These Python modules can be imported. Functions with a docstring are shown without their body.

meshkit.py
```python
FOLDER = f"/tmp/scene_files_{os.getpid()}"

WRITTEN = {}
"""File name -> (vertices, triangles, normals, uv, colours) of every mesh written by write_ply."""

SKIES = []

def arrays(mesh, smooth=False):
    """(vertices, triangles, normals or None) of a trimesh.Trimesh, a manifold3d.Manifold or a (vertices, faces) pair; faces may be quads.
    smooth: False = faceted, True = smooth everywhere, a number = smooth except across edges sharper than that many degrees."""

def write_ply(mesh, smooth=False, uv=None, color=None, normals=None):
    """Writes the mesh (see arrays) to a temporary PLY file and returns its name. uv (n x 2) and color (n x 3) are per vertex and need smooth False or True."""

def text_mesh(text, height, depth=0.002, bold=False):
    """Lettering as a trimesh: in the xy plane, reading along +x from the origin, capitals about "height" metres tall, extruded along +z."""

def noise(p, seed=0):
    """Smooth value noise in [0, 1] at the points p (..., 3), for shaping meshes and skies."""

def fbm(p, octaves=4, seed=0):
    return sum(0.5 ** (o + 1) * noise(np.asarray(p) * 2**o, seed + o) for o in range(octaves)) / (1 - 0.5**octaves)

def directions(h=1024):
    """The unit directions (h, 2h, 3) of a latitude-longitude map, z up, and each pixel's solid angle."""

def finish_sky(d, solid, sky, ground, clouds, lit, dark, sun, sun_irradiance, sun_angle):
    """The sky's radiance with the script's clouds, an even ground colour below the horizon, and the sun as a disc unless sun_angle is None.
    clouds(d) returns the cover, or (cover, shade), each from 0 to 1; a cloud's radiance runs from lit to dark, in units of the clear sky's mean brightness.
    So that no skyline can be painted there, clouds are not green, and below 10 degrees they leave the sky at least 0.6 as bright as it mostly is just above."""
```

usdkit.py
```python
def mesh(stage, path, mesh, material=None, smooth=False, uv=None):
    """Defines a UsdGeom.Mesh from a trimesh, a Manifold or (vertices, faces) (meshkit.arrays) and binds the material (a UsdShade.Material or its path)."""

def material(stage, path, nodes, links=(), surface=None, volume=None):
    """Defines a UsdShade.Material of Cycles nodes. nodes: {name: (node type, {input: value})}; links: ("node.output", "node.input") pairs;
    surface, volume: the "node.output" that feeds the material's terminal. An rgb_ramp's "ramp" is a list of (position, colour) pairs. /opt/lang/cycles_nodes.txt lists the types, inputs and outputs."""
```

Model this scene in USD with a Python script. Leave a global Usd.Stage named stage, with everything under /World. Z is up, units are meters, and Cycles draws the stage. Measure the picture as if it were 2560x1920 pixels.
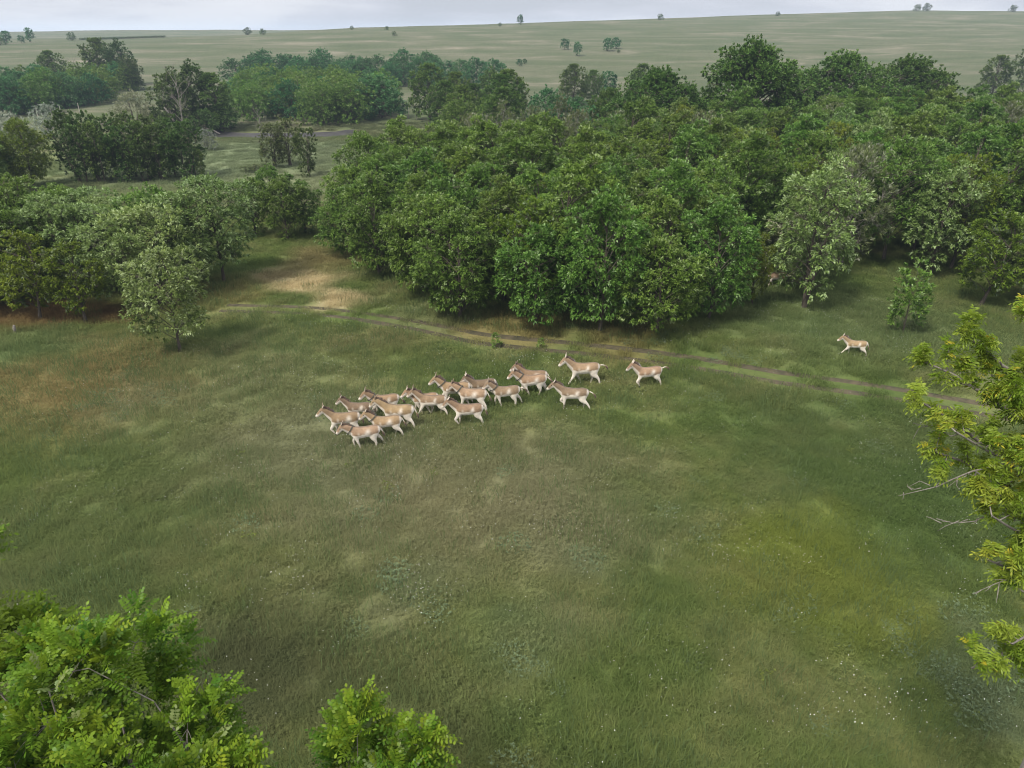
import math
import numpy as np
import trimesh
import manifold3d as mf
import meshkit
import usdkit
from pxr import Gf, Sdf, Usd, UsdGeom, UsdLux, UsdShade, Vt

stage = Usd.Stage.CreateInMemory()
UsdGeom.SetStageUpAxis(stage, 'Z')
UsdGeom.SetStageMetersPerUnit(stage, 1.0)
UsdGeom.Xform.Define(stage, '/World')
UsdGeom.Scope.Define(stage, '/World/Looks')
L = '/World/Looks/'

# ------------------------------------------------------------------ camera, sky, sun, exposure
CAM_H, PITCH, F = 17.0, math.radians(26.0), 1778.0          # F in pixels of the 2560 wide photograph
cam = UsdGeom.Camera.Define(stage, '/World/camera')
cam.CreateHorizontalApertureAttr(36.0)
cam.CreateVerticalApertureAttr(27.0)
cam.CreateFocalLengthAttr(36.0 * F / 2560.0)
cam.CreateClippingRangeAttr(Gf.Vec2f(0.1, 20000.0))
cam.CreateExposureAttr(0.6)
cx = UsdGeom.Xformable(cam)
cx.AddTranslateOp().Set(Gf.Vec3d(0, 0, CAM_H))
cx.AddRotateXOp().Set(90.0 - math.degrees(PITCH))

SUN_EL, SUN_AZ = math.radians(54.0), math.radians(222.0)     # azimuth clockwise from +y: behind the camera and to the left
sky_mat = usdkit.material(stage, L + 'sky', {
    'tc': ('texture_coordinate', {}),
    'sky': ('sky_texture', {'sky_type': 'single_scattering', 'sun_disc': False, 'sun_elevation': SUN_EL, 'sun_rotation': SUN_AZ}),
    'map': ('mapping', {'scale': (1.0, 1.0, 6.0)}),
    'n': ('noise_texture', {'scale': 2.6, 'detail': 7.0, 'roughness': 0.55}),
    'tone': ('rgb_ramp', {'ramp': [(0.0, (2.5, 2.6, 2.95)), (0.40, (3.2, 3.3, 3.75)), (0.52, (3.9, 3.98, 4.4)), (0.62, (4.7, 4.75, 5.05)), (1.0, (5.6, 5.6, 5.8))]}),
    'cov': ('map_range', {'from_min': 0.25, 'from_max': 0.5, 'to_min': 0.82, 'to_max': 0.97, 'clamp': True}),
    'mix': ('mix_color', {'use_clamp': False}),
    'sep': ('separate_xyz', {}), 'up': ('map_range', {'from_min': 0.0, 'from_max': 1.0, 'to_min': 1.0, 'to_max': 3.0, 'clamp': True}),   # an overcast sky is three times brighter overhead than at the horizon
    'cc': ('combine_xyz', {}), 'ov': ('mix_color', {'blend_type': 'multiply', 'fac': 1.0, 'use_clamp': False}),
    'bg': ('background_shader', {'strength': 0.1}),
}, [('tc.generated', 'sep.vector'), ('sep.z', 'up.value'), ('up.result', 'cc.x'), ('up.result', 'cc.y'), ('up.result', 'cc.z'), ('cc.vector', 'ov.b'), ('tone.color', 'ov.a'), ('tc.generated', 'map.vector'), ('map.vector', 'n.vector'), ('n.fac', 'tone.fac'), ('n.fac', 'cov.value'),
    ('cov.result', 'mix.fac'), ('sky.color', 'mix.a'), ('ov.result', 'mix.b'), ('mix.result', 'bg.color')], surface='bg.background')
dome = UsdLux.DomeLight.Define(stage, '/World/sky')
UsdShade.MaterialBindingAPI.Apply(dome.GetPrim()).Bind(sky_mat)
dome.GetPrim().SetCustomDataByKey('kind', 'structure')
sun = UsdLux.DistantLight.Define(stage, '/World/sun')
sun.CreateIntensityAttr(0.9)
sun.CreateAngleAttr(11.0)
sun.CreateColorAttr(Gf.Vec3f(1.0, 0.95, 0.87))
sun.GetPrim().CreateAttribute('inputs:normalize', Sdf.ValueTypeNames.Bool).Set(True)
sx = UsdGeom.Xformable(sun)
sx.AddRotateZOp().Set(-math.degrees(SUN_AZ))
sx.AddRotateXOp().Set(-(90.0 - math.degrees(SUN_EL)))

# ------------------------------------------------------------------ helpers
used = {}


def numbered(path):
    n = used.get(path, 0)
    used[path] = n + 1
    return path if n == 0 else f'{path}_{n:03d}'


def tag(prim, label=None, cat=None, group=None, kind=None):
    p = prim.GetPrim() if hasattr(prim, 'GetPrim') else prim
    for k, v in (('label', label), ('category', cat), ('group', group), ('kind', kind)):
        if v:
            p.SetCustomDataByKey(k, v)
    return p


def define(path, v, f, mat, col=None, smooth=False):
    m = usdkit.mesh(stage, path, (v, f), L + mat, smooth=smooth)
    if col is not None:
        UsdGeom.PrimvarsAPI(m).CreatePrimvar('tint', Sdf.ValueTypeNames.Color3fArray, 'vertex').Set(
            Vt.Vec3fArray.FromNumpy(np.asarray(col, np.float32)))
    return m


def part(parent, name, v, f, mat, col=None, smooth=False):
    return define(numbered(str(parent.GetPath()) + '/' + name), v, f, mat, col, smooth)


def thing(name, label, cat, loc=(0, 0, 0), rotz=0.0, scale=1.0, group=None, ref=None):
    x = UsdGeom.Xform.Define(stage, numbered('/World/' + name))
    x.AddTranslateOp().Set(Gf.Vec3d(*map(float, loc)))
    x.AddRotateZOp().Set(float(rotz))
    if np.ndim(scale) or scale != 1.0:
        s = np.broadcast_to(scale, 3)
        x.AddScaleOp().Set(Gf.Vec3f(*map(float, s)))
    tag(x, label, cat, group)
    if ref:
        x.GetPrim().GetReferences().AddInternalReference(ref)
        x.GetPrim().SetInstanceable(True)
    return x.GetPrim()


def join(parts):
    vs, fs, cs, n = [], [], [], 0
    for p in parts:
        vs.append(p[0]); fs.append(np.asarray(p[1]) + n); n += len(p[0])
        if len(p) > 2:
            cs.append(p[2])
    return (np.vstack(vs), np.vstack(fs)) + ((np.vstack(cs),) if cs else ())


def tube(pts, radii, sides=6):
    p = np.asarray(pts, float)
    r = np.broadcast_to(radii, (len(p),))
    t = np.gradient(p, axis=0)
    t /= np.linalg.norm(t, axis=1, keepdims=True) + 1e-9
    ref = np.array([0.3, 0.9, 0.2]) if abs(t[0, 2]) > 0.8 else np.array([0.1, 0.2, 1.0])
    a = np.cross(t, ref); a /= np.linalg.norm(a, axis=1, keepdims=True) + 1e-9
    b = np.cross(t, a)
    ang = np.arange(sides) * 2 * np.pi / sides
    v = p[:, None] + r[:, None, None] * (np.cos(ang)[None, :, None] * a[:, None] + np.sin(ang)[None, :, None] * b[:, None])
    i, j = np.meshgrid(np.arange(len(p) - 1), np.arange(sides), indexing='ij')
    q = np.stack([i * sides + j, i * sides + (j + 1) % sides, (i + 1) * sides + (j + 1) % sides, (i + 1) * sides + j], -1).reshape(-1, 4)
    v = v.reshape(-1, 3)
    f = np.vstack([q[:, [0, 1, 2]], q[:, [0, 2, 3]]])
    cap = np.array([[(len(p) - 1) * sides, (len(p) - 1) * sides + k, (len(p) - 1) * sides + k + 1] for k in range(1, sides - 1)])
    return v, np.vstack([f, cap])


def unit(v):
    return v / (np.linalg.norm(v, axis=-1, keepdims=True) + 1e-9)


def interp_noise(x, y, scale, seed=0, octaves=3):
    x, y = np.broadcast_arrays(np.asarray(x, float), np.asarray(y, float))
    return meshkit.fbm(np.stack([x / scale + 91.3, y / scale + 47.1, np.full_like(x, 3.7)], -1), octaves, seed)


# ------------------------------------------------------------------ terrain
HX = np.array([0, 300, 600, 900, 1200, 1500, 1800, 2000, 2300, 2560], float)
HY = np.array([106, 101, 94, 74, 64, 54, 43, 36, 28, 31], float)          # the near crest
FY = np.array([79, 76, 75, 75, 80, 90, 90, 90, 90, 90], float)            # the farther ridge, seen on the left


def pix_dir(px, py):
    u, v = (np.asarray(px, float) - 1280) / F, (960 - np.asarray(py, float)) / F
    return np.stack([u + 0 * v, math.cos(PITCH) + v * math.sin(PITCH) + 0 * u, -math.sin(PITCH) + v * math.cos(PITCH) + 0 * u], -1)


_d = pix_dir(HX, HY); T_H, E_H = _d[:, 0] / _d[:, 1], _d[:, 2] / _d[:, 1]
_d = pix_dir(HX, FY); E_F = _d[:, 2] / _d[:, 1]
SLOPE, Y0 = 0.083, 232.0


def height(x, y):
    x, y = np.asarray(x, float), np.asarray(y, float)
    t = x / np.maximum(y, 40.0)
    e = np.interp(t, T_H, E_H)
    ef = np.interp(t, T_H, E_F)
    w = 28.0
    rise = SLOPE * w * np.logaddexp(0, (y - Y0) / w)
    yc = (CAM_H + SLOPE * Y0) / (SLOPE - e)
    zc = CAM_H + e * (yc + 90) + 1.6
    k = 3.0
    hill = -k * np.logaddexp(-rise / k, -zc / k)
    far = np.clip((y - 760) / 340, 0, 1); far = far * far * (3 - 2 * far)
    hill = hill + far * np.maximum(CAM_H + ef * 1100 - hill, 0)
    near = 0.5 * (interp_noise(x, y, 22.0, 3) - 0.5) * np.clip((y - 5) / 20, 0, 1) + 2.5 * (interp_noise(x, y, 120.0, 7) - 0.5) * np.clip((y - 180) / 150, 0, 1)
    # a low bank above the track, and the mown hollow of the stream far left
    bank = 0.5 * np.exp(-((y - (44 - 0.28 * x)) / 3.0) ** 2) * np.clip((x + 8) / 12, 0, 1)
    dip = -1.0 * np.exp(-((y - 150) / 14.0) ** 2) * np.clip((-x - 5) / 30, 0, 1)
    return hill + near + bank + dip


def hit(px, py, over=0.0):
    """Where the ray through a pixel of the photograph meets the ground (or a level OVER metres above it)."""
    d = pix_dir(px, py)
    s = np.concatenate([np.linspace(12, 300, 3000), np.linspace(300, 2500, 4000)])
    p = d[None] * s[:, None] + np.array([0, 0, CAM_H])
    below = p[:, 2] < height(p[:, 0], p[:, 1]) + over
    i = int(np.argmax(below)) if below.any() else len(s) - 1
    return np.array([p[i, 0], p[i, 1], float(height(p[i, 0], p[i, 1]))])


def on(x, y):
    return np.array([x, y, float(height(x, y))])


def visible(x, y, z=0.0, margin=1.08):
    """Whether points lie inside the frame (with a margin)."""
    p = np.stack([x, y, np.broadcast_to(z, np.shape(x)) - CAM_H], -1)
    dep = p[..., 1] * math.cos(PITCH) - p[..., 2] * math.sin(PITCH)
    up = p[..., 1] * math.sin(PITCH) + p[..., 2] * math.cos(PITCH)
    return (dep > 1) & (np.abs(p[..., 0]) < margin * dep * 0.72) & (np.abs(up) < margin * dep * 0.54)


# ------------------------------------------------------------------ materials
def turf_nodes(gain, far_gain=1.0):
    """Colour of the turf as a function of the place: patches of dry, straw, sage and fresh grass, and painted tree shade."""
    N, K = {}, []
    N['geo'] = ('geometry', {})
    N['wn'] = ('noise_texture', {'scale': 0.22, 'detail': 3.0})
    N['wo'] = ('vector_math', {'math_type': 'subtract', 'vector2': (0.5, 0.5, 0.5)})
    N['ws'] = ('vector_math', {'math_type': 'scale', 'scale': 7.0})
    N['wp'] = ('vector_math', {'math_type': 'add'})
    N['flat'] = ('vector_math', {'math_type': 'multiply', 'vector2': (1, 1, 0)})
    K += [('geo.position', 'wn.vector'), ('wn.color', 'wo.vector1'), ('wo.vector', 'ws.vector1'), ('ws.vector', 'wp.vector1'), ('geo.position', 'wp.vector2'), ('wp.vector', 'flat.vector1')]
    N['n1'] = ('noise_texture', {'scale': 0.16, 'detail': 5.0, 'roughness': 0.6})
    N['r1'] = ('rgb_ramp', {'ramp': [(0.30, (0.068, 0.098, 0.024)), (0.46, (0.092, 0.120, 0.034)), (0.58, (0.122, 0.136, 0.048)), (0.75, (0.160, 0.152, 0.068))]})
    N['n2'] = ('noise_texture', {'scale': 1.1, 'detail': 4.0, 'roughness': 0.65})
    N['r2'] = ('rgb_ramp', {'ramp': [(0.3, (0.78, 0.84, 0.8)), (0.5, (1.0, 1.0, 1.0)), (0.72, (1.22, 1.16, 1.14))]})
    N['m0'] = ('mix_color', {'blend_type': 'multiply', 'fac': 1.0, 'use_clamp': False})
    K += [('geo.position', 'n1.vector'), ('n1.fac', 'r1.fac'), ('geo.position', 'n2.vector'), ('n2.fac', 'r2.fac'), ('r1.color', 'm0.a'), ('r2.color', 'm0.b')]
    last = 'm0.result'
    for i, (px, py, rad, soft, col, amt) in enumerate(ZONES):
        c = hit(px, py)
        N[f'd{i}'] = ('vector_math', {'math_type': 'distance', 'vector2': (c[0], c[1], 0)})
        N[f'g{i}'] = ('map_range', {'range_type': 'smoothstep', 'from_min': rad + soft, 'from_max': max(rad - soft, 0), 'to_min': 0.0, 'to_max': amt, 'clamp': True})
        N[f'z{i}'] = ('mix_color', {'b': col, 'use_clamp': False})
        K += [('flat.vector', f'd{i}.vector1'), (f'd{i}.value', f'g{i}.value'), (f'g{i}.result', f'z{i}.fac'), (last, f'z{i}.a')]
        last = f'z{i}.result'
    # far off: the grazed hill with pale dry streaks
    N['sep'] = ('separate_xyz', {})
    N['fy'] = ('map_range', {'range_type': 'smoothstep', 'from_min': 75.0, 'from_max': 220.0, 'clamp': True})
    N['hm'] = ('mapping', {'scale': (0.022, 0.06, 0.02)})
    N['hn'] = ('noise_texture', {'scale': 1.0, 'detail': 8.0, 'roughness': 0.68, 'distortion': 0.6})
    N['hr'] = ('rgb_ramp', {'ramp': [(0.30, (0.050, 0.066, 0.030)), (0.46, (0.068, 0.080, 0.040)), (0.56, (0.092, 0.094, 0.056)), (0.70, (0.165, 0.15, 0.105))]})
    N['hz'] = ('mix_color', {'use_clamp': False})
    N['gv'] = ('map_range', {'from_min': 70.0, 'from_max': 180.0, 'to_min': gain, 'to_max': far_gain, 'clamp': True})
    N['gc'] = ('combine_xyz', {})
    N['gain'] = ('mix_color', {'blend_type': 'multiply', 'fac': 1.0, 'use_clamp': False})
    K += [('sep.y', 'gv.value'), ('gv.result', 'gc.x'), ('gv.result', 'gc.y'), ('gv.result', 'gc.z'), ('gc.vector', 'gain.b')]
    K += [('geo.position', 'sep.vector'), ('sep.y', 'fy.value'), ('geo.position', 'hm.vector'), ('hm.vector', 'hn.vector'), ('hn.fac', 'hr.fac'), ('fy.result', 'hz.fac'), (last, 'hz.a'), ('hr.color', 'hz.b'), ('hz.result', 'gain.a')]
    return N, K, 'gain.result'


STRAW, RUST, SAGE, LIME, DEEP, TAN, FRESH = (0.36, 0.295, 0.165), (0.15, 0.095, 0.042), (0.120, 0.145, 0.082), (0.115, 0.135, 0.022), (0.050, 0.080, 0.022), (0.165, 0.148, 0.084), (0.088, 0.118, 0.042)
ZONES = [
    # px, py in the photograph, radius and softness in metres, colour, amount
    (1150, 1250, 6.0, 4.5, TAN, 0.65), (780, 1130, 4.5, 3.5, (0.155, 0.152, 0.09), 0.55), (1420, 1230, 3.5, 3.0, (0.15, 0.145, 0.08), 0.5), (560, 930, 5.0, 3.5, (0.125, 0.14, 0.06), 0.5), (620, 1010, 6.0, 4.0, TAN, 0.3), (180, 960, 5.5, 4.0, (0.175, 0.130, 0.055), 0.75),
    (80, 860, 3.0, 2.0, FRESH, 0.7), (330, 990, 2.0, 1.5, SAGE, 0.25), (940, 860, 2.2, 2.0, (0.17, 0.13, 0.07), 0.45),
    (2100, 1100, 6.0, 3.5, DEEP, 0.6), (2500, 1250, 4.0, 2.5, DEEP, 0.7), (2040, 1420, 3.3, 1.6, (0.112, 0.135, 0.022), 0.62), (1950, 1330, 2.2, 1.5, (0.112, 0.135, 0.022), 0.55),  # DEEP: dark green turf with shade of the right edge tree painted in
    (2430, 1640, 1.9, 1.2, SAGE, 0.4), (2520, 1790, 1.6, 1.0, SAGE, 0.4), (1030, 1480, 1.1, 0.9, SAGE, 0.25), (1440, 1390, 1.2, 1.0, SAGE, 0.25), (1350, 1640, 1.2, 1.0, SAGE, 0.25),
    (680, 1640, 2.8, 2.0, (0.048, 0.056, 0.024), 0.85), (1000, 1780, 2.0, 1.8, (0.085, 0.082, 0.040), 0.5), (250, 1330, 5.0, 3.0, (0.075, 0.092, 0.034), 0.5),  # first entry: dimness beside the lower left trees, painted into the turf
    (2050, 790, 8.0, 4.0, FRESH, 0.8), (2350, 850, 6.0, 4.0, (0.095, 0.115, 0.045), 0.7),
    (60, 790, 3.2, 1.4, RUST, 0.9), (200, 792, 2.6, 1.3, RUST, 0.8), (320, 785, 2.4, 1.3, RUST, 0.7), (560, 740, 3.0, 2.0, (0.18, 0.15, 0.06), 0.6),
    (1300, 818, 3.2, 1.6, (0.19, 0.15, 0.06), 0.7), (1560, 850, 2.6, 1.4, (0.18, 0.14, 0.055), 0.6), (1100, 780, 3.5, 1.8, (0.12, 0.13, 0.055), 0.7),
    (770, 712, 2.6, 1.6, STRAW, 0.95), (850, 750, 2.0, 1.2, STRAW, 0.9), (800, 650, 3.2, 2.0, (0.18, 0.145, 0.065), 0.75), (700, 690, 2.0, 1.4, (0.23, 0.185, 0.10), 0.75),
    (620, 400, 26.0, 10.0, (0.135, 0.165, 0.085), 0.85), (760, 470, 12.0, 6.0, (0.15, 0.165, 0.085), 0.8),
]
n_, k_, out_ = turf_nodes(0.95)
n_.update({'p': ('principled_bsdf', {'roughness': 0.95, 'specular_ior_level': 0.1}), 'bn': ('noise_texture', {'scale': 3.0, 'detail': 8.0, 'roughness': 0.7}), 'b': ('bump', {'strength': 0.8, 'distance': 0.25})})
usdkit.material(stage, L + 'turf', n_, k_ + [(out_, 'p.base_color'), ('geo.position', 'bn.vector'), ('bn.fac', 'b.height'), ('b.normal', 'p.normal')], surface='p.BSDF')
n_, k_, out_ = turf_nodes(4.5, 3.6)
n_.update({'isl': ('map_range', {'to_min': 0.32, 'to_max': 1.85}), 'q1': ('math', {'math_type': 'multiply', 'value2': 13.7}), 'q2': ('math', {'math_type': 'fraction'}), 'q3': ('map_range', {'from_min': 0.80, 'from_max': 0.84, 'to_min': 0.0, 'to_max': 0.55, 'clamp': True}), 'dry': ('mix_color', {'b': (0.34, 0.29, 0.17), 'use_clamp': False}), 'bl': ('mix_color', {'blend_type': 'multiply', 'fac': 1.0, 'use_clamp': False}), 'cc': ('combine_xyz', {}),
           'p': ('principled_bsdf', {'roughness': 0.7, 'specular_ior_level': 0.08}), 't': ('translucent_bsdf', {}), 'mx': ('mix_closure', {'fac': 0.45})})
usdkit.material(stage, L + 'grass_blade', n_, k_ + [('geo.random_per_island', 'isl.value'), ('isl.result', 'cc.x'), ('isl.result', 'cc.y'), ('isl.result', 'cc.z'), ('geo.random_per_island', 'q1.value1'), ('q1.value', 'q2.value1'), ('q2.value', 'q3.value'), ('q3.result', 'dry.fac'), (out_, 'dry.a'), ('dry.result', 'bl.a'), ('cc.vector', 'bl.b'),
                ('bl.result', 'p.base_color'), ('bl.result', 't.color'), ('p.BSDF', 'mx.closure1'), ('t.BSDF', 'mx.closure2')], surface='mx.closure')


def leaf_material(name, trans=0.28, rough=0.5, spread=0.25):
    usdkit.material(stage, L + name, {
        'a': ('attribute', {'attribute': 'tint'}), 'o': ('object_info', {}),
        'hv': ('map_range', {'to_min': 1.0 - spread, 'to_max': 1.0 + spread}),
        'h2': ('math', {'math_type': 'multiply_add', 'value2': 7.31, 'value3': 0.0}), 'h3': ('math', {'math_type': 'fraction'}),
        'hh': ('map_range', {'to_min': 0.482, 'to_max': 0.516}), 'hsv': ('hsv', {'saturation': 1.06, 'fac': 1.0}),
        'p': ('principled_bsdf', {'roughness': rough, 'specular_ior_level': 0.14}), 't': ('translucent_bsdf', {}), 'mx': ('mix_closure', {'fac': trans}),
    }, [('o.random', 'hv.value'), ('hv.result', 'hsv.value'), ('o.random', 'h2.value1'), ('h2.value', 'h3.value1'), ('h3.value', 'hh.value'), ('hh.result', 'hsv.hue'),
        ('a.color', 'hsv.color'), ('hsv.color', 'p.base_color'), ('hsv.color', 't.color'), ('p.BSDF', 'mx.closure1'), ('t.BSDF', 'mx.closure2')], surface='mx.closure')


leaf_material('leaf', spread=0.16)
leaf_material('near_leaf', 0.35, 0.42, 0.05)


def noisy(name, c0, c1, scale, rough=0.85, bump=0.4, dist=0.02, detail=6.0, stretch=(1, 1, 1)):
    usdkit.material(stage, L + name, {
        'tc': ('geometry', {}), 'm': ('mapping', {'scale': stretch}), 'n': ('noise_texture', {'scale': scale, 'detail': detail, 'roughness': 0.65}),
        'r': ('rgb_ramp', {'ramp': [(0.3, c0), (0.7, c1)]}), 'b': ('bump', {'strength': bump, 'distance': dist}), 'p': ('principled_bsdf', {'roughness': rough, 'specular_ior_level': 0.2})},
        [('tc.position', 'm.vector'), ('m.vector', 'n.vector'), ('n.fac', 'r.fac'), ('r.color', 'p.base_color'), ('n.fac', 'b.height'), ('b.normal', 'p.normal')], surface='p.BSDF')


noisy('bark', (0.035, 0.028, 0.021), (0.105, 0.088, 0.068), 6.0, stretch=(4, 4, 1))
noisy('pale_bark', (0.10, 0.09, 0.075), (0.24, 0.215, 0.185), 8.0, stretch=(4, 4, 1))
noisy('dead_wood', (0.22, 0.19, 0.16), (0.46, 0.42, 0.37), 5.0, stretch=(3, 3, 1))
noisy('track_soil', (0.030, 0.030, 0.016), (0.085, 0.068, 0.040), 2.2, bump=0.7, dist=0.06)
noisy('mud', (0.020, 0.019, 0.020), (0.055, 0.050, 0.045), 0.6, rough=0.6)
noisy('petal', (0.75, 0.74, 0.68), (0.85, 0.85, 0.8), 3.0, bump=0.0)
noisy('hoof', (0.03, 0.026, 0.022), (0.06, 0.05, 0.042), 20.0, rough=0.5)
noisy('eye', (0.008, 0.007, 0.006), (0.012, 0.01, 0.009), 20.0, rough=0.15)
noisy('collar', (0.05, 0.055, 0.045), (0.09, 0.09, 0.07), 20.0, rough=0.5)
usdkit.material(stage, L + 'coat', {
    'a': ('attribute', {'attribute': 'tint'}), 'g': ('texture_coordinate', {}), 'n': ('noise_texture', {'scale': 9.0, 'detail': 5.0}), 'r': ('rgb_ramp', {'ramp': [(0.3, (0.88, 0.88, 0.88)), (0.7, (1.08, 1.08, 1.08))]}),
    'x': ('mix_color', {'blend_type': 'multiply', 'fac': 1.0, 'use_clamp': False}), 'b': ('bump', {'strength': 0.15, 'distance': 0.01}), 'p': ('principled_bsdf', {'roughness': 0.75, 'specular_ior_level': 0.2, 'sheen_weight': 0.15, 'sheen_roughness': 0.5})},
    [('g.object', 'n.vector'), ('n.fac', 'r.fac'), ('a.color', 'x.a'), ('r.color', 'x.b'), ('x.result', 'p.base_color'), ('n.fac', 'b.height'), ('b.normal', 'p.normal')], surface='p.BSDF')
HAZE = 0.00016
usdkit.material(stage, L + 'haze', {'v': ('principled_volume', {'color': (0.68, 0.84, 1.0), 'density': HAZE, 'anisotropy': 0.0})}, [], volume='v.volume')

# ------------------------------------------------------------------ the ground sheet, the track, the stream bed
ys = np.concatenate([np.linspace(-60, 10, 25)[:-1], np.linspace(10, 120, 150)[:-1], np.geomspace(120, 3000, 190)])
ts = np.linspace(-1.25, 1.25, 240)
Y, T = np.meshgrid(ys, ts, indexing='ij')
X = T * (Y + 110)
gv = np.stack([X, Y, height(X, Y)], -1).reshape(-1, 3)
i, j = np.meshgrid(np.arange(len(ys) - 1), np.arange(len(ts) - 1), indexing='ij')
n = len(ts)
gq = np.stack([i * n + j, i * n + j + 1, (i + 1) * n + j + 1, (i + 1) * n + j], -1).reshape(-1, 4)
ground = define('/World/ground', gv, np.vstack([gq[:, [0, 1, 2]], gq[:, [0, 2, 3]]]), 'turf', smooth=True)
tag(ground, 'rolling grassland of green and dry grass rising to a long hill', kind='structure')
_gz = trimesh.Trimesh(gv, np.vstack([gq[:, [0, 1, 2]], gq[:, [0, 2, 3]]]), process=False)


def strip(name, px, w, lift, mat, label, seed, step=0.6, shift=0.0):
    c = np.array([hit(*p)[:2] for p in px])
    s = np.concatenate([[0], np.cumsum(np.linalg.norm(np.diff(c, axis=0), axis=1))])
    q = np.arange(0, s[-1], step)
    c = np.stack([np.interp(q, s, c[:, 0]), np.interp(q, s, c[:, 1])], -1)
    for _ in range(6):
        c[1:-1] = (c[:-2] + 2 * c[1:-1] + c[2:]) / 4
    t = unit(np.gradient(c, axis=0)); nrm = np.stack([-t[:, 1], t[:, 0]], -1)
    c = c + nrm * shift
    wl = w * (0.6 + 0.9 * interp_noise(q, 0 * q, 2.5, seed)); wr = w * (0.6 + 0.9 * interp_noise(q, 0 * q + 50, 2.5, seed))
    cols = np.linspace(-1, 1, 7)
    off = np.where(cols[None] < 0, cols[None] * wl[:, None], cols[None] * wr[:, None])
    p = c[:, None] + off[..., None] * nrm[:, None]
    z = height(p[..., 0], p[..., 1]) + lift - 0.05 * np.abs(cols)[None] ** 4
    v = np.concatenate([p, z[..., None]], -1).reshape(-1, 3)
    i, j = np.meshgrid(np.arange(len(c) - 1), np.arange(6), indexing='ij')
    fq = np.stack([i * 7 + j, (i + 1) * 7 + j, (i + 1) * 7 + j + 1, i * 7 + j + 1], -1).reshape(-1, 4)
    tag(define('/World/' + name, v, np.vstack([fq[:, [0, 2, 1]], fq[:, [0, 3, 2]]]), mat, smooth=True), label, kind='structure')
    return c


TRACK = [(560, 770), (760, 775), (900, 790), (1050, 815), (1200, 850), (1400, 868), (1600, 890), (1760, 912), (1950, 945), (2150, 972), (2350, 1005), (2600, 1050)]
track = strip('dirt_track', TRACK, 0.30, 0.03, 'track_soil', 'nearer brown rut of the dirt track running through the grass above the herd', 5, 0.6, -0.6)
rut = strip('dirt_track_001', TRACK, 0.30, 0.03, 'track_soil', 'farther brown rut of the dirt track running through the grass above the herd', 6, 0.6, 0.6)
track = np.vstack([track, rut])
mud = strip('stream_bed', [(480, 330), (560, 338), (650, 340), (740, 340), (830, 336), (900, 330)], 3.2, 0.08, 'mud', 'dark muddy stream bed in front of the far trees', 9, 2.0)
strip('mud_bank', [(110, 320), (190, 312), (260, 308), (330, 305)], 3.0, 0.05, 'track_soil', 'bare grey brown bank behind the pale willow', 11, 2.0)


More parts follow.
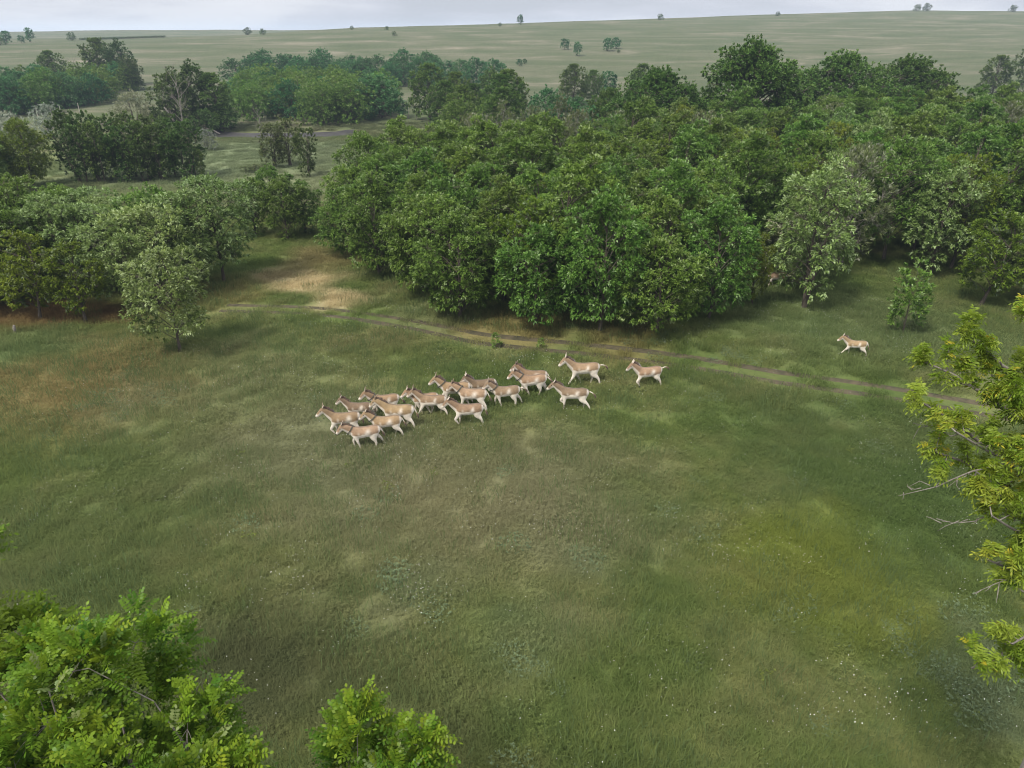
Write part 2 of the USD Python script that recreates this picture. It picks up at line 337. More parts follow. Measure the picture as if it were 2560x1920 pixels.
# ------------------------------------------------------------------ foliage
def simple_leaves(P, D, ln, wd, droop, rng):
    """Compound leaves as drooping lanceolate strips of four triangles. P base points, D directions."""
    k = len(P)
    D = unit(D)
    side = unit(np.cross(D, np.tile([0, 0, 1.0], (k, 1))) + 0.35 * rng.normal(size=(k, 3)))
    down = np.zeros((k, 3)); down[:, 2] = -1
    ln, wd, droop = (np.broadcast_to(a, (k,))[:, None] for a in (ln, wd, droop))
    c1 = P + D * ln * 0.36 + down * droop * ln * 0.06
    c2 = P + D * ln * 0.70 + down * droop * ln * 0.24
    c3 = P + D * ln * 0.94 + down * droop * ln * 0.55
    v = np.stack([P, c1 - side * wd * 0.5, c1 + side * wd * 0.5, c2 - side * wd * 0.45, c2 + side * wd * 0.45, c3], 1)
    f = np.array([[0, 1, 2], [1, 3, 4], [1, 4, 2], [3, 5, 4]])
    return v.reshape(-1, 3), (f[None] + 6 * np.arange(k)[:, None, None]).reshape(-1, 3), 6


def lobed_tips(rng, h, cr, cb, lobes, per, lobe_r, squash=0.75, peak=0.5, inner=0.12):
    """Twig ends of a crown: irregular lobes carried by limbs. Returns tips, outward directions, lobe index and lobe centres."""
    zc = cb + (h - cb) * (0.5 if peak is None else peak)
    cen, tips, outs, idx = [], [], [], []
    for i in range(lobes):
        a = i * 2.39996 + rng.uniform(-0.5, 0.5)
        s = (i + 0.5) / lobes
        z = cb + (h - cb) * (0.08 + 0.84 * s) + rng.normal() * 0.04 * h
        prof = math.sqrt(max(0.02, 1 - ((z - zc) / (max(h - zc, zc - cb) * 1.02)) ** 2)) if True else 1
        r = cr * prof * rng.uniform(0.45, 0.85)
        if i > lobes * (1 - inner):
            r *= 0.4
        cen.append([r * math.cos(a), r * math.sin(a), z])
    cen = np.array(cen)
    for i, c in enumerate(cen):
        k = max(3, int(per * rng.uniform(0.6, 1.4)))
        lr = lobe_r * cr * rng.uniform(0.7, 1.3)
        d = unit(rng.normal(size=(k, 3)) + np.array([0.5 * c[0] / cr, 0.5 * c[1] / cr, 0.45]))
        p = c + d * lr * rng.uniform(0.45, 1.08, (k, 1)) * np.array([1, 1, squash])
        tips.append(p); outs.append(unit(d + 0.6 * unit(c - [0, 0, zc * 0.8]))); idx.append(np.full(k, i))
    return np.vstack(tips), np.vstack(outs), np.concatenate(idx), cen


def wood_of(rng, h, cb, cen, tips, idx, tr, twigs=0.35, stems=1, sides=6, lean=0.05):
    out = []
    tops = []
    for s in range(stems):
        base = np.array([0, 0, -0.1]) + (rng.normal(size=3) * [0.25, 0.25, 0] if stems > 1 else 0)
        top = np.array([rng.normal() * lean * h, rng.normal() * lean * h, h * 0.8]) + (base * [3, 3, 0] if stems > 1 else 0)
        q = np.linspace(0, 1, 7)[:, None]
        ax = base + (top - base) * q + np.sin(q * np.pi) * rng.normal(size=3) * [0.12, 0.12, 0] * (h / 8)
        out.append(tube(ax, tr * (1 - 0.85 * q[:, 0]) * (1 + 0.5 * np.exp(-q[:, 0] * 14)), sides + 1))
        tops.append((base, ax))
    for i, c in enumerate(cen):
        base, ax = tops[i % stems]
        z0 = np.clip(c[2] - 0.55 * np.hypot(c[0], c[1]) - 0.05 * h, cb * 0.55, h * 0.72)
        u = np.clip((z0 + 0.1) / (h * 0.8 + 0.1), 0.05, 0.95)
        a = np.array([np.interp(u, np.linspace(0, 1, 7), ax[:, k]) for k in range(3)])
        q = np.linspace(0, 1, 5)[:, None]
        m = (a + c) / 2 + [0, 0, 0.06 * h] + rng.normal(size=3) * 0.04 * h
        pl = (1 - q) ** 2 * a + 2 * q * (1 - q) * m + q ** 2 * c
        r = tr * 0.32
        out.append(tube(pl, r * (1 - 0.72 * q[:, 0]), 5))
        mine = np.nonzero(idx == i)[0]
        for k in mine[rng.random(len(mine)) < twigs]:
            e = tips[k]
            m2 = (c + e) / 2 + [0, 0, 0.05]
            out.append(tube(np.array([c, m2, e]), np.array([0.28, 0.2, 0.08]) * r, 3))
    return join(out)


def crown_leaves(rng, tips, outs, per_tip, ln, wd, droop, pal, pale=0.08, spray=0.9, up=0.25):
    """A rosette of drooping leaves at every twig end, each leaf with its own tone."""
    k = len(tips)
    P = np.repeat(tips, per_tip, 0) + rng.normal(size=(k * per_tip, 3)) * 0.10 * ln * 2
    O = np.repeat(outs, per_tip, 0)
    D = unit(O + spray * unit(rng.normal(size=O.shape)) + [0, 0, up])
    n = len(P)
    v, f, m = simple_leaves(P, D, ln * rng.uniform(0.65, 1.2, n), wd * rng.uniform(0.7, 1.2, n), droop * rng.uniform(0.5, 1.5, n), rng)
    pal = np.asarray(pal, float)
    tip_tone = np.repeat(rng.beta(1.6, 2.2, k), per_tip)
    w = np.clip(tip_tone + 0.14 * rng.normal(size=n), 0, 1)[:, None]
    col = pal[0] * (1 - w) + pal[1] * w
    col = col * rng.uniform(0.8, 1.2, (n, 1))
    pl = (np.repeat(rng.random(k) < pale * 2, per_tip) & (rng.random(n) < 0.55))[:, None]
    col = np.where(pl, pal[2] * rng.uniform(0.8, 1.15, (n, 1)), col)
    return v, f, np.repeat(col, m, 0)


kinds = stage.CreateClassPrim('/World/kinds')


def tree_kind(name, seed, h, cr, cb, lobes, per, per_tip, ln, wd, droop, pal, lobe_r=0.28, tr=0.11, squash=0.75, peak=0.5, pale=0.08, stems=1, bark='bark', twigs=0.3, spray=0.9, up=0.25, inner=0.12):
    rng = np.random.default_rng(seed)
    tips, outs, idx, cen = lobed_tips(rng, h, cr, cb, lobes, per, lobe_r, squash, peak, inner)
    path = '/World/kinds/' + name
    UsdGeom.Xform.Define(stage, path)
    v, f = wood_of(rng, h, cb, cen, tips, idx, tr, twigs, stems)
    define(path + '/trunk', v, f, bark)
    if per_tip:
        v, f, c = crown_leaves(rng, tips, outs, per_tip, ln, wd, droop, pal, pale, spray, up)
        define(path + '/crown', v, f, 'leaf', c)
    return path


LOC = [(0.056, 0.108, 0.020), (0.135, 0.210, 0.045), (0.21, 0.28, 0.12)]
LOCY = [(0.070, 0.108, 0.014), (0.150, 0.195, 0.028), (0.18, 0.22, 0.12)]
SILV = [(0.085, 0.140, 0.034), (0.195, 0.265, 0.088), (0.28, 0.36, 0.17)]
DARK = [(0.046, 0.080, 0.022), (0.092, 0.138, 0.038), (0.09, 0.12, 0.06)]
OAK = [(0.044, 0.086, 0.018), (0.100, 0.150, 0.034), (0.10, 0.14, 0.06)]
BLUE = [(0.034, 0.100, 0.034), (0.078, 0.172, 0.060), (0.11, 0.16, 0.09)]
WILLOW = [(0.12, 0.145, 0.07), (0.20, 0.22, 0.12), (0.27, 0.28, 0.18)]
OLIVE = [(0.13, 0.155, 0.11), (0.21, 0.235, 0.175), (0.28, 0.30, 0.24)]
GREY = [(0.075, 0.098, 0.036), (0.14, 0.160, 0.066), (0.22, 0.23, 0.16)]

K_LOC = [tree_kind(f'locust_{c}', 11 + q, *a) for q, (c, a) in enumerate({
    'broad': (8.4, 3.1, 1.5, 36, 40, 12, 0.24, 0.085, 0.45, LOC), 'tall': (9.6, 2.7, 1.7, 36, 40, 12, 0.24, 0.085, 0.45, LOC),
    'low': (7.2, 3.0, 1.0, 34, 40, 12, 0.24, 0.085, 0.45, LOC), 'young': (6.6, 2.4, 1.1, 26, 40, 12, 0.23, 0.08, 0.45, LOCY), 'yellow': (8.2, 2.9, 1.4, 34, 40, 12, 0.23, 0.08, 0.45, LOCY)}.items())]
K_EDGE = [tree_kind('edge_locust', 31, 6.2, 2.9, 0.5, 38, 40, 12, 0.24, 0.085, 0.45, LOC, 0.27, 0.09), tree_kind('edge_locust_round', 32, 7.4, 3.0, 0.6, 42, 40, 12, 0.24, 0.085, 0.45, LOC, 0.27, 0.10)]
K_SILV = [tree_kind('silver_locust', 41, 7.6, 3.1, 1.4, 34, 32, 11, 0.25, 0.085, 0.45, SILV, 0.29, 0.10, 0.7, 0.5, 0.2), tree_kind('silver_locust_tall', 42, 8.6, 2.6, 1.3, 34, 32, 11, 0.25, 0.085, 0.45, SILV, 0.29, 0.10, 0.8, 0.5, 0.2, 2)]
K_LONE = tree_kind('lone_locust', 43, 6.5, 2.8, 1.5, 30, 32, 11, 0.25, 0.085, 0.45, SILV, 0.30, 0.085, 0.75, 0.45, 0.2)
K_OAK = tree_kind('great_oak', 51, 16.2, 8.4, 1.5, 120, 36, 13, 0.44, 0.22, 0.6, OAK, 0.24, 0.42, 0.7, 0.3, 0.03)
K_DOME = tree_kind('dome_tree', 52, 12.8, 9.0, 0.5, 120, 34, 12, 0.44, 0.22, 0.5, OAK, 0.24, 0.3, 0.7, 0.15, 0.03)
K_POP = [tree_kind('dark_poplar', 61, 8.0, 1.7, 0.8, 24, 18, 12, 0.32, 0.15, 0.3, DARK, 0.40, 0.09, 1.3, 0.45, 0.05, 2, spray=0.8, up=0.6), tree_kind('dark_poplar_broad', 62, 7.4, 2.1, 0.9, 24, 18, 12, 0.32, 0.15, 0.3, DARK, 0.38, 0.09, 1.2, 0.5, 0.05, 3, spray=0.8, up=0.6)]
K_FAR = [tree_kind('far_locust', 71, 7.8, 5.0, 0.2, 36, 18, 13, 0.46, 0.20, 0.6, BLUE, 0.29, 0.13, 0.75, 0.25), tree_kind('far_locust_tall', 72, 9.2, 5.2, 0.3, 38, 18, 13, 0.46, 0.20, 0.6, BLUE, 0.29, 0.15, 0.75, 0.28),
         tree_kind('far_locust_green', 73, 7.8, 5.2, 0.1, 38, 18, 13, 0.44, 0.19, 0.6, [(0.065, 0.125, 0.026), (0.135, 0.215, 0.046), (0.17, 0.23, 0.09)], 0.29, 0.13, 0.75, 0.25)]
K_FARDARK = [tree_kind('far_dark_tree', 75, 13.0, 5.0, 0.5, 50, 20, 13, 0.44, 0.22, 0.5, DARK, 0.27, 0.2, 0.8, 0.35), tree_kind('far_elm', 76, 11.5, 5.4, 0.6, 50, 20, 13, 0.46, 0.22, 0.5, OAK, 0.27, 0.22, 0.75, 0.3)]
K_WILLOW = tree_kind('pale_willow', 81, 6.5, 4.2, 0.2, 26, 20, 12, 0.5, 0.10, 0.7, WILLOW, 0.34, 0.13, 0.9, 0.25, 0.2, 3)
K_OLIVE = tree_kind('silver_olive', 82, 5.2, 2.8, 0.4, 20, 18, 11, 0.4, 0.10, 0.5, OLIVE, 0.36, 0.09, 0.9, 0.4, 0.2, 2)
K_GREY = [tree_kind('grey_willow', 83, 8.2, 2.5, 1.2, 28, 19, 15, 0.32, 0.085, 0.3, GREY, 0.40, 0.08, 1.2, 0.5, 0.2, 4, 'pale_bark', 0.8, 0.8, 0.7), tree_kind('grey_willow_thin', 84, 8.8, 2.2, 1.4, 26, 18, 14, 0.32, 0.085, 0.3, GREY, 0.42, 0.08, 1.3, 0.5, 0.15, 4, 'pale_bark', 0.9, 0.8, 0.7)]
K_SNAG = tree_kind('bare_snag', 85, 11.0, 2.6, 2.5, 16, 9, 0, 0, 0, 0, DARK, 0.45, 0.12, 1.4, 0.6, 0, 1, 'pale_bark', 1.0)
K_PALE = tree_kind('blossoming_locust', 86, 8.6, 2.5, 1.3, 24, 17, 11, 0.32, 0.11, 0.5, [(0.085, 0.12, 0.035), (0.17, 0.205, 0.085), (0.32, 0.34, 0.22)], 0.36, 0.08, 1.0, 0.5, 0.25, 3, 'pale_bark', 0.6, 0.8, 0.5)
K_BUSH = tree_kind('round_bush', 87, 4.2, 2.6, 0.1, 16, 14, 10, 0.45, 0.2, 0.5, DARK, 0.4, 0.07, 0.9, 0.35, 0.03, 3)
K_HILL = [tree_kind('hill_tree', 88, 6.0, 3.2, 0.9, 16, 14, 10, 0.6, 0.3, 0.5, BLUE, 0.38, 0.13, 0.85, 0.4, 0.03), tree_kind('hill_tree_upright', 89, 7.0, 2.5, 1.2, 16, 14, 10, 0.6, 0.3, 0.5, BLUE, 0.38, 0.14, 1.0, 0.5, 0.03)]
K_SAP = tree_kind('sapling', 90, 4.6, 1.25, 0.7, 20, 14, 10, 0.26, 0.10, 0.4, LOC, 0.40, 0.05, 1.1, 0.4, 0.1, 1, 'bark', 0.6, 0.9, 0.6)
K_SHOOT = tree_kind('shoot', 91, 1.5, 0.45, 0.1, 8, 8, 7, 0.22, 0.08, 0.8, LOC, 0.5, 0.02, 1.1, 0.4, 0.05)
K_WITHER = tree_kind('withered_tree', 92, 6.2, 2.1, 0.8, 20, 16, 13, 0.32, 0.12, 0.4, [(0.062, 0.082, 0.026), (0.11, 0.14, 0.045), (0.15, 0.16, 0.08)], 0.42, 0.13, 1.0, 0.5, 0.05, 2, 'bark', 0.7)

plant_rng = np.random.default_rng(2024)


def plant(name, kind, loc, label, cat='tree', group=None, scale=1.0, rot=None):
    s = np.broadcast_to(scale, 3)
    return thing(name, label, cat, loc, plant_rng.uniform(0, 360) if rot is None else rot, tuple(s), group, kind)


def spots(poly, spacing, seed, jitter=0.32):
    """Jittered hexagonal places inside a polygon on the ground."""
    from shapely.geometry import Polygon, Point
    rng = np.random.default_rng(seed)
    pg = Polygon(poly)
    x0, y0, x1, y1 = pg.bounds
    out = []
    for r, y in enumerate(np.arange(y0, y1, spacing * 0.87)):
        for x in np.arange(x0, x1, spacing):
            p = np.array([x + (r % 2) * spacing / 2, y]) + rng.uniform(-jitter, jitter, 2) * spacing
            if pg.contains(Point(p)):
                out.append(p)
    return np.array(out)


def g2(px, py, over=0.0):
    return tuple(hit(px, py, over)[:2])


def grove(name, poly, spacing, seed, choices, label, group, smin=0.85, smax=1.12, clear=(), zone=None):
    rng = np.random.default_rng(seed + 5)
    k = 0
    for x, y in spots(poly, spacing, seed):
        if any(math.hypot(x - c[0], y - c[1]) < c[2] for c in clear):
            continue
        s = rng.uniform(smin, smax)
        kind, lab = choices[rng.choice(len(choices), p=np.array([c[2] for c in choices]) / sum(c[2] for c in choices))][:2]
        if not visible(np.array([x]), np.array([y]), 8.0, 1.25)[0]:
            continue
        where = zone(x, y) if zone else ''
        plant(name, kind, on(x, y), (lab or label) + where, 'tree', group + where + ('' if not lab else ', ' + lab.split(' ')[0] + ' ones'), (s * rng.uniform(0.92, 1.1), s * rng.uniform(0.92, 1.1), s))
        k += 1
    return k


def thirds(names, xs):
    return lambda x, y: ', ' + names[int(np.searchsorted(xs, x / y))]


def rows(names, xs, rnames, rys):
    return lambda x, y: ', ' + names[int(np.searchsorted(xs, x / y))] + ' ' + rnames[int(np.searchsorted(rys, y))]


# single trees and the trees that stand out
plant('locust_tree', K_LONE, hit(452, 882), 'lone silvery green locust tree with bare leaning trunk at the left of the meadow', rot=40)
plant('sapling', K_SAP, hit(2255, 838), 'slender young tree standing alone in tall grass right of the right hand grove gap', rot=10)
plant('sapling', K_SHOOT, hit(1240, 868), 'small dark green shoot beside the track above the rear of the herd', 'plant', scale=0.6)
plant('sapling', K_SHOOT, hit(1352, 872), 'tiny leafy shoot by the track just left of the two rear animals', 'plant', scale=0.45)

# central wood
CW_FRONT = [(880, 640), (950, 690), (1060, 735), (1150, 795), (1340, 815), (1500, 825), (1640, 830), (1770, 800), (1880, 765)]
cw = [g2(*p) for p in CW_FRONT] + [g2(2040, 560, 7.5), g2(1900, 380, 7.5), g2(1500, 330, 7.5), g2(1250, 330, 7.5), g2(1050, 320, 7.5), g2(900, 345, 7.5), g2(850, 420, 7.5), g2(870, 520, 7.0)]
edge = []
for q, p in enumerate(CW_FRONT):
    c = hit(*p)
    edge.append((c[0], c[1], 2.4))
    lab = ['low locust tree at the left tip of the central wood beside the straw coloured grass', 'leafy locust at the left front edge of the central wood, second from its tip',
           'locust with branches down to the grass, left front of the central wood', 'rounded locust at the front of the central wood above the track bend',
           'full green locust at the wood front above the last of the bunched animals', 'dense low locust in the middle of the front of the central wood',
           'lowest hanging locust at the foremost point of the central wood', 'locust with dark hollow beneath it right of the foremost point of the central wood',
           'slim locust at the right front of the central wood with a forked pale trunk'][q]
    plant('locust_tree', K_EDGE[q % 2] if q not in (8,) else K_LOC[3], c, lab, scale=(1.0, 1.0, 0.95 + 0.1 * (q % 3)) if q < 8 else (0.5, 0.5, 0.75))
pale = hit(2000, 770, 0)
pale = on(*hit(1985, 715)[:2])
edge.append((pale[0], pale[1], 3.0))
plant('locust_tree', K_PALE, pale, 'pale flowering locust with whitish leaf tips at the right end of the central wood', scale=(1.15, 1.15, 0.72))
hid = hit(1925, 722)
edge.append((hid[0], hid[1], 2.6))
grove('locust_tree', cw, 4.1, 3, [(K_LOC[0], None, 3), (K_LOC[1], None, 3), (K_LOC[2], None, 2), (K_LOC[4], 'yellowish green locust tree inside the central wood', 1)],
      'mid green locust tree in the central wood', 'trees of the central wood', clear=edge, zone=rows(['left end', 'left half', 'right half', 'right end'], [-0.12, 0.06, 0.24], ['near rows', 'middle rows', 'rear rows'], [52, 66]))

# right hand forest
RF = [g2(2240, 650), g2(2330, 705), g2(2440, 745), g2(2600, 780), g2(2900, 760), g2(2750, 330, 8.0), g2(2560, 255, 8.0), g2(2200, 250, 8.0), g2(1800, 265, 8.0), g2(1500, 290, 8.0), g2(1620, 345, 8.0), g2(1950, 385, 8.0), g2(2130, 520, 8.0)]
rfe = []
for p, kd, lab in [((2320, 690), K_SILV[1], 'silvery upright tree at the front of the right hand forest behind the slender young tree'),
                   ((2450, 765), K_LOC[3], 'leafy tree with a short dark trunk at the front of the right hand forest'),
                   ((2560, 760), K_SILV[0], 'pale green tree at the right edge of the picture in front of the forest')]:
    c = hit(*p); rfe.append((c[0], c[1], 3.0)); plant('forest_tree', kd, c, lab)
oak = on(*g2(1835, 240, 12.0))
oak = on(34.0, 108.0)
rfe.append((oak[0], oak[1], 7.0))
plant('oak_tree', K_OAK, oak, 'huge dark oak with spreading crown towering over the right forest in front of the hill', rot=30)
for (x, y), s, lab in [((21.5, 112), 0.95, 'round dark tree leaning against the left side of the huge oak'), ((52, 122), 1.1, 'wide dome shaped dark green tree behind the forest right of the huge oak'),
                       ((66, 128), 1.05, 'second dome shaped tree, taller and bluer, right of the wide dome tree')]:
    rfe.append((x, y, 5.0)); plant('oak_tree', K_DOME, on(x, y), lab, scale=s)
grove('forest_tree', RF, 5.0, 8, [(K_LOC[0], None, 2), (K_LOC[1], None, 3), (K_LOC[4], 'yellowish green locust tree inside the right hand forest', 2), (K_SILV[1], 'silvery leaved tree inside the right hand forest', 1.4), (K_GREY[0], 'greyish thin leaved tree inside the right hand forest', 0.7)],
      'mid green broad tree in the right hand forest', 'trees of the right hand forest', 0.9, 1.2, rfe, rows(['left part', 'below the huge oak', 'below the dome trees', 'right part'], [0.22, 0.38, 0.55], ['nearest rows', 'near rows', 'middle rows', 'far rows'], [60, 74, 90]))

# grey thin-leaved trees behind the central wood
for q, (px, py) in enumerate([(1180, 295), (1260, 285), (1330, 275), (1400, 262), (1450, 285), (1220, 330), (1340, 320), (1420, 330)]):
    x, y = g2(px, py, 8.0)
    plant('grey_willow', K_GREY[q % 2], on(x, y), 'thin greyish willow with many bare twigs behind the central wood', 'tree', 'grey willows behind the central wood')

# left grove
LG = [g2(-60, 790), g2(120, 785), g2(290, 775), g2(480, 735), g2(560, 715), g2(640, 600, 5.5), g2(540, 490, 6.5), g2(320, 470, 6.5), g2(100, 455, 6.5), g2(-80, 455, 6.5)]
lge = []
for p, kd, s, lab in [((560, 705), K_SILV[0], 1.1, 'broad silvery green tree at the right end of the left grove beside the straw grass'),
                      ((400, 760), K_SILV[0], 0.95, 'silvery leaved locust just behind the lone tree at the left'),
                      ((500, 722), K_SILV[0], 1.0, 'silvery tree between the lone tree and the broad silvery one of the left grove'),
                      ((330, 775), K_SILV[0], 0.85, 'silvery green locust at the front of the left grove, left of the lone tree'),
                      ((215, 805), K_LOC[3], 0.8, 'locust with a slanting grey trunk at the front of the left grove'),
                      ((100, 800), K_LOC[3], 0.9, 'thin stemmed locust at the far left front of the left grove')]:
    c = hit(*p); lge.append((c[0], c[1], 2.6)); plant('locust_tree', kd, c, lab, scale=s)
lge.append((*hit(452, 882)[:2], 3.5))
grove('locust_tree', LG, 3.6, 21, [(K_LOC[2], None, 3), (K_LOC[3], None, 3), (K_SILV[0], 'silvery leaved locust tree inside the left grove', 4.0)], 'green locust tree among the crowns of the left grove', 'trees of the left grove', 0.85, 1.08, lge, rows(['left edge', 'middle', 'right'], [-0.66, -0.5], ['near', 'at the back'], [55]))
for q, (px, py, s) in enumerate([(640, 590, 0.75), (720, 600, 0.8), (765, 585, 0.7), (690, 560, 0.8)]):
    plant('locust_tree', K_LOC[2], hit(px, py), ['dark low tree behind the right end of the left grove', 'shadowy shrubby tree between the left grove and the central wood', 'small dark tree right next to the left tip of the central wood', 'dark leafy tree at the back between the two groves'][q], scale=s)

# dark poplar row and the trees left of it
ORD = ['first', 'second', 'third', 'fourth', 'fifth', 'sixth', 'seventh', 'eighth', 'ninth', 'tenth', 'eleventh', 'twelfth', 'last']
rowx = np.linspace(190, 490, 13)
for q, px in enumerate(rowx):
    c = hit(px, 452 - 0.02 * (px - 190) + (6 if q % 2 else -6))
    plant('poplar_tree', K_POP[q % 2], c, ORD[q] + ' dark upright poplar counted from the left of the tight row', 'tree', 'dark poplars in the row', scale=plant_rng.uniform(0.88, 1.08))
plant('poplar_tree', K_POP[0], hit(508, 452), 'small dark tree standing apart at the right end of the poplar row', scale=(0.35, 0.35, 0.5))
grove('locust_tree', [g2(-80, 540), g2(60, 515), g2(190, 480), g2(200, 370, 5.0), g2(60, 355, 5.0), g2(-90, 375, 5.0)], 5.2, 33, [(K_LOC[0], None, 1), (K_LOC[4], None, 1)], 'broad green tree left of the dark poplar row', 'trees left of the poplar row')

# beyond: willow, silver olives, bushes, dead wood
plant('willow_tree', K_WILLOW, hit(345, 335), 'pale grey green willow shrub rising behind the dark poplar row', scale=1.15)
for p, s, lab in [((130, 345), 1.15, 'silver leaved olive tree left of the pale willow'), ((45, 365), 1.0, 'second silver leaved olive tree near the left edge'), ((10, 350), 0.9, 'silver leaved olive tree at the very left edge')]:
    plant('olive_tree', K_OLIVE, hit(*p), lab, scale=s)
plant('olive_tree', K_OLIVE, hit(519, 376), 'small round silver white bush by the muddy stream', 'bush', scale=0.62)
plant('withered_tree', K_WITHER, hit(686, 420), 'crooked half bare tree with thick pale trunk in the small clearing', scale=0.95)
plant('withered_tree', K_WITHER, hit(725, 415), 'dark tangled tree in the middle of the three in the small clearing', scale=1.05)
plant('withered_tree', K_POP[1], hit(770, 442), 'dark bushy tree nearest to the central wood in the small clearing', scale=(0.75, 0.75, 0.85))
plant('withered_tree', K_SNAG, hit(655, 352), 'thin bare tree by the muddy stream', scale=0.62)
for q, (px, py, s) in enumerate([(640, 432, 0.35), (665, 428, 0.3), (615, 434, 0.28)]):
    plant('low_bush', K_WITHER, hit(px, py), 'low brown thicket in front of the crooked tree', 'bush', 'brown thickets in the clearing', scale=(s * 1.6, s, s * 0.55))

# dark clump by the stream with the dead tree in it
for (px, py), kd, s, lab in [((450, 335), K_FARDARK[0], 0.95, 'big dark tree in the clump left of the muddy stream, left one'), ((500, 325), K_FARDARK[0], 1.02, 'biggest dark tree of the clump by the stream, middle one'), ((545, 325), K_FARDARK[1], 0.95, 'dark tree at the right of the clump by the stream'),
                             ((425, 328), K_BUSH, 1.4, 'dark bush at the left foot of the stream clump'), ((560, 328), K_BUSH, 1.3, 'green bush at the right foot of the stream clump'), ((515, 338), K_BUSH, 1.1, 'round bush in the middle foot of the stream clump')]:
    plant('dark_tree' if kd in K_FARDARK else 'dark_bush', kd, hit(px, py), lab, 'tree' if kd in K_FARDARK else 'bush', scale=s)
plant('dead_tree', K_SNAG, hit(462, 345), 'bare grey dead tree standing against the dark clump by the stream', scale=1.2)
b0, b1 = hit(458, 338), hit(430, 277, 5.6)
x = thing('dead_snag', 'broken pale dead trunk leaning left in front of the dark clump', 'log', b0)
q = np.linspace(0, 1, 8)[:, None]
ax = q * (np.array([-2.6, -0.4, 5.4])) + np.sin(q * 3) * [0.1, 0, 0]
v, f = tube(ax, 0.24 * (1 - 0.45 * q[:, 0]), 8)
part(x, 'stem', v, f, 'dead_wood')
v, f = tube(np.array([[-1.9, -0.3, 4.0], [-2.0, -0.3, 4.5], [-1.95, -0.2, 4.9]]), [0.1, 0.07, 0.03], 5)
part(x, 'broken_limb', v, f, 'dead_wood')
x = thing('fallen_branch', 'pale fallen branch lying on the bank right of the dark clump', 'log', hit(542, 336))
v, f = tube(np.array([[-2.4, 0, 1.3], [-1.0, 0.1, 1.0], [0.2, 0, 0.35], [0.7, 0, 0.05]]), [0.05, 0.09, 0.12, 0.13], 6)
part(x, 'branch', v, f, 'dead_wood')
v, f = tube(np.array([[-1.0, 0.1, 1.0], [-1.3, 0.3, 1.6], [-1.8, 0.3, 1.9]]), [0.07, 0.05, 0.02], 5)
part(x, 'twig', v, f, 'dead_wood')
x = thing('tree_stump', 'short pale tree stump at the left edge below the left grove', 'stump', hit(38, 832))
ang = np.linspace(0, 2 * np.pi, 13)[:-1]
rr = 0.17 * (1 + 0.2 * np.sin(ang * 3 + 1))
v, f = tube(np.array([[0, 0, -0.1], [0.02, 0, 0.2], [0.05, 0, 0.45], [0.09, 0.02, 0.62]]), [0.17, 0.12, 0.11, 0.08], 9)
part(x, 'stump', v * 0.8, f, 'pale_bark')

# back groves: left, centre
grove('far_tree', [g2(-60, 300), g2(110, 285), g2(250, 262), g2(335, 225), g2(330, 190), g2(260, 175, 6), g2(90, 180, 6), g2(-60, 190, 6)], 7.6, 44, [(K_FAR[0], None, 1), (K_FAR[2], None, 1)], 'bluish green tree of the grove at the far left', 'trees of the far left grove', 0.8, 1.1, zone=rows(['left edge', 'left part', 'middle part', 'right part'], [-0.66, -0.6, -0.54], ['front row', 'second row', 'rear rows'], [215, 260]))
for px, py, kd, s, lab in [(140, 222, K_FARDARK[1], 0.95, 'rounded taller tree rising at the left back of the far left grove'), (262, 212, K_FARDARK[1], 1.2, 'tallest tree of the far left grove with a rounded olive crown'), (310, 214, K_FARDARK[0], 1.05, 'dark blue green tree right beside the tallest tree of the far left grove'),
                           (335, 226, K_FARDARK[0], 0.75, 'dark tree at the right end of the far left grove')]:
    plant('far_tree', kd, hit(px, py), lab, scale=s)
plant('dead_tree', K_SNAG, hit(200, 210), 'pale bare tree in the middle back of the far left grove', scale=0.85)
plant('dead_tree', K_SNAG, hit(8, 230), 'reddish grey bare tree at the left edge of the far left grove', scale=0.7)
grove('far_tree', [g2(590, 300), g2(700, 305), g2(850, 320), g2(960, 300), g2(1000, 215, 5), g2(830, 195, 5), g2(600, 195, 5)], 6.8, 55, [(K_FAR[2], None, 2), (K_FAR[0], None, 1)], 'green tree of the far middle grove', 'trees of the far middle grove', 0.85, 1.1, zone=rows(['left end', 'middle', 'right end'], [-0.32, -0.25], ['front row', 'second row', 'rear rows'], [158, 178]))
grove('far_tree', [g2(520, 215), g2(1050, 225), g2(1290, 225), g2(1280, 175, 6), g2(1080, 150, 6), g2(640, 142, 6), g2(530, 170, 6)], 9.0, 66, [(K_FAR[0], None, 2), (K_FAR[1], None, 1)], 'dark bluish tree of the long strip at the foot of the hill', 'trees of the strip below the hill', 0.8, 1.05, zone=thirds(['left end', 'left half', 'right half', 'right end'], [-0.36, -0.26, -0.14]))
for px, py, kd, s, lab in [(1075, 300, K_FARDARK[1], 1.0, 'big rounded dark green tree behind the left of the central wood'), (1140, 300, K_FARDARK[1], 0.85, 'dark rounded tree right of the big one behind the central wood'), (1230, 290, K_FARDARK[0], 0.8, 'dark tree behind the grey willows'),
                           (1430, 260, K_FARDARK[1], 0.85, 'round dark tree standing between the grey willows and the hill'), (1480, 255, K_FARDARK[1], 0.7, 'smaller round dark tree right of the one between willows and hill'), (1520, 240, K_HILL[1], 0.9, 'single small round tree in front of the hill left of the oak'),
                           (2480, 240, K_FARDARK[1], 0.95, 'bluish rounded tree at the upper right in front of the hill'), (2560, 250, K_FARDARK[0], 1.1, 'dark tree cut by the right edge in front of the hill'), (1600, 270, K_FARDARK[1], 0.9, 'dark rounded tree left below the huge oak')]:
    plant('far_tree', kd, hit(px, py), lab, scale=s)
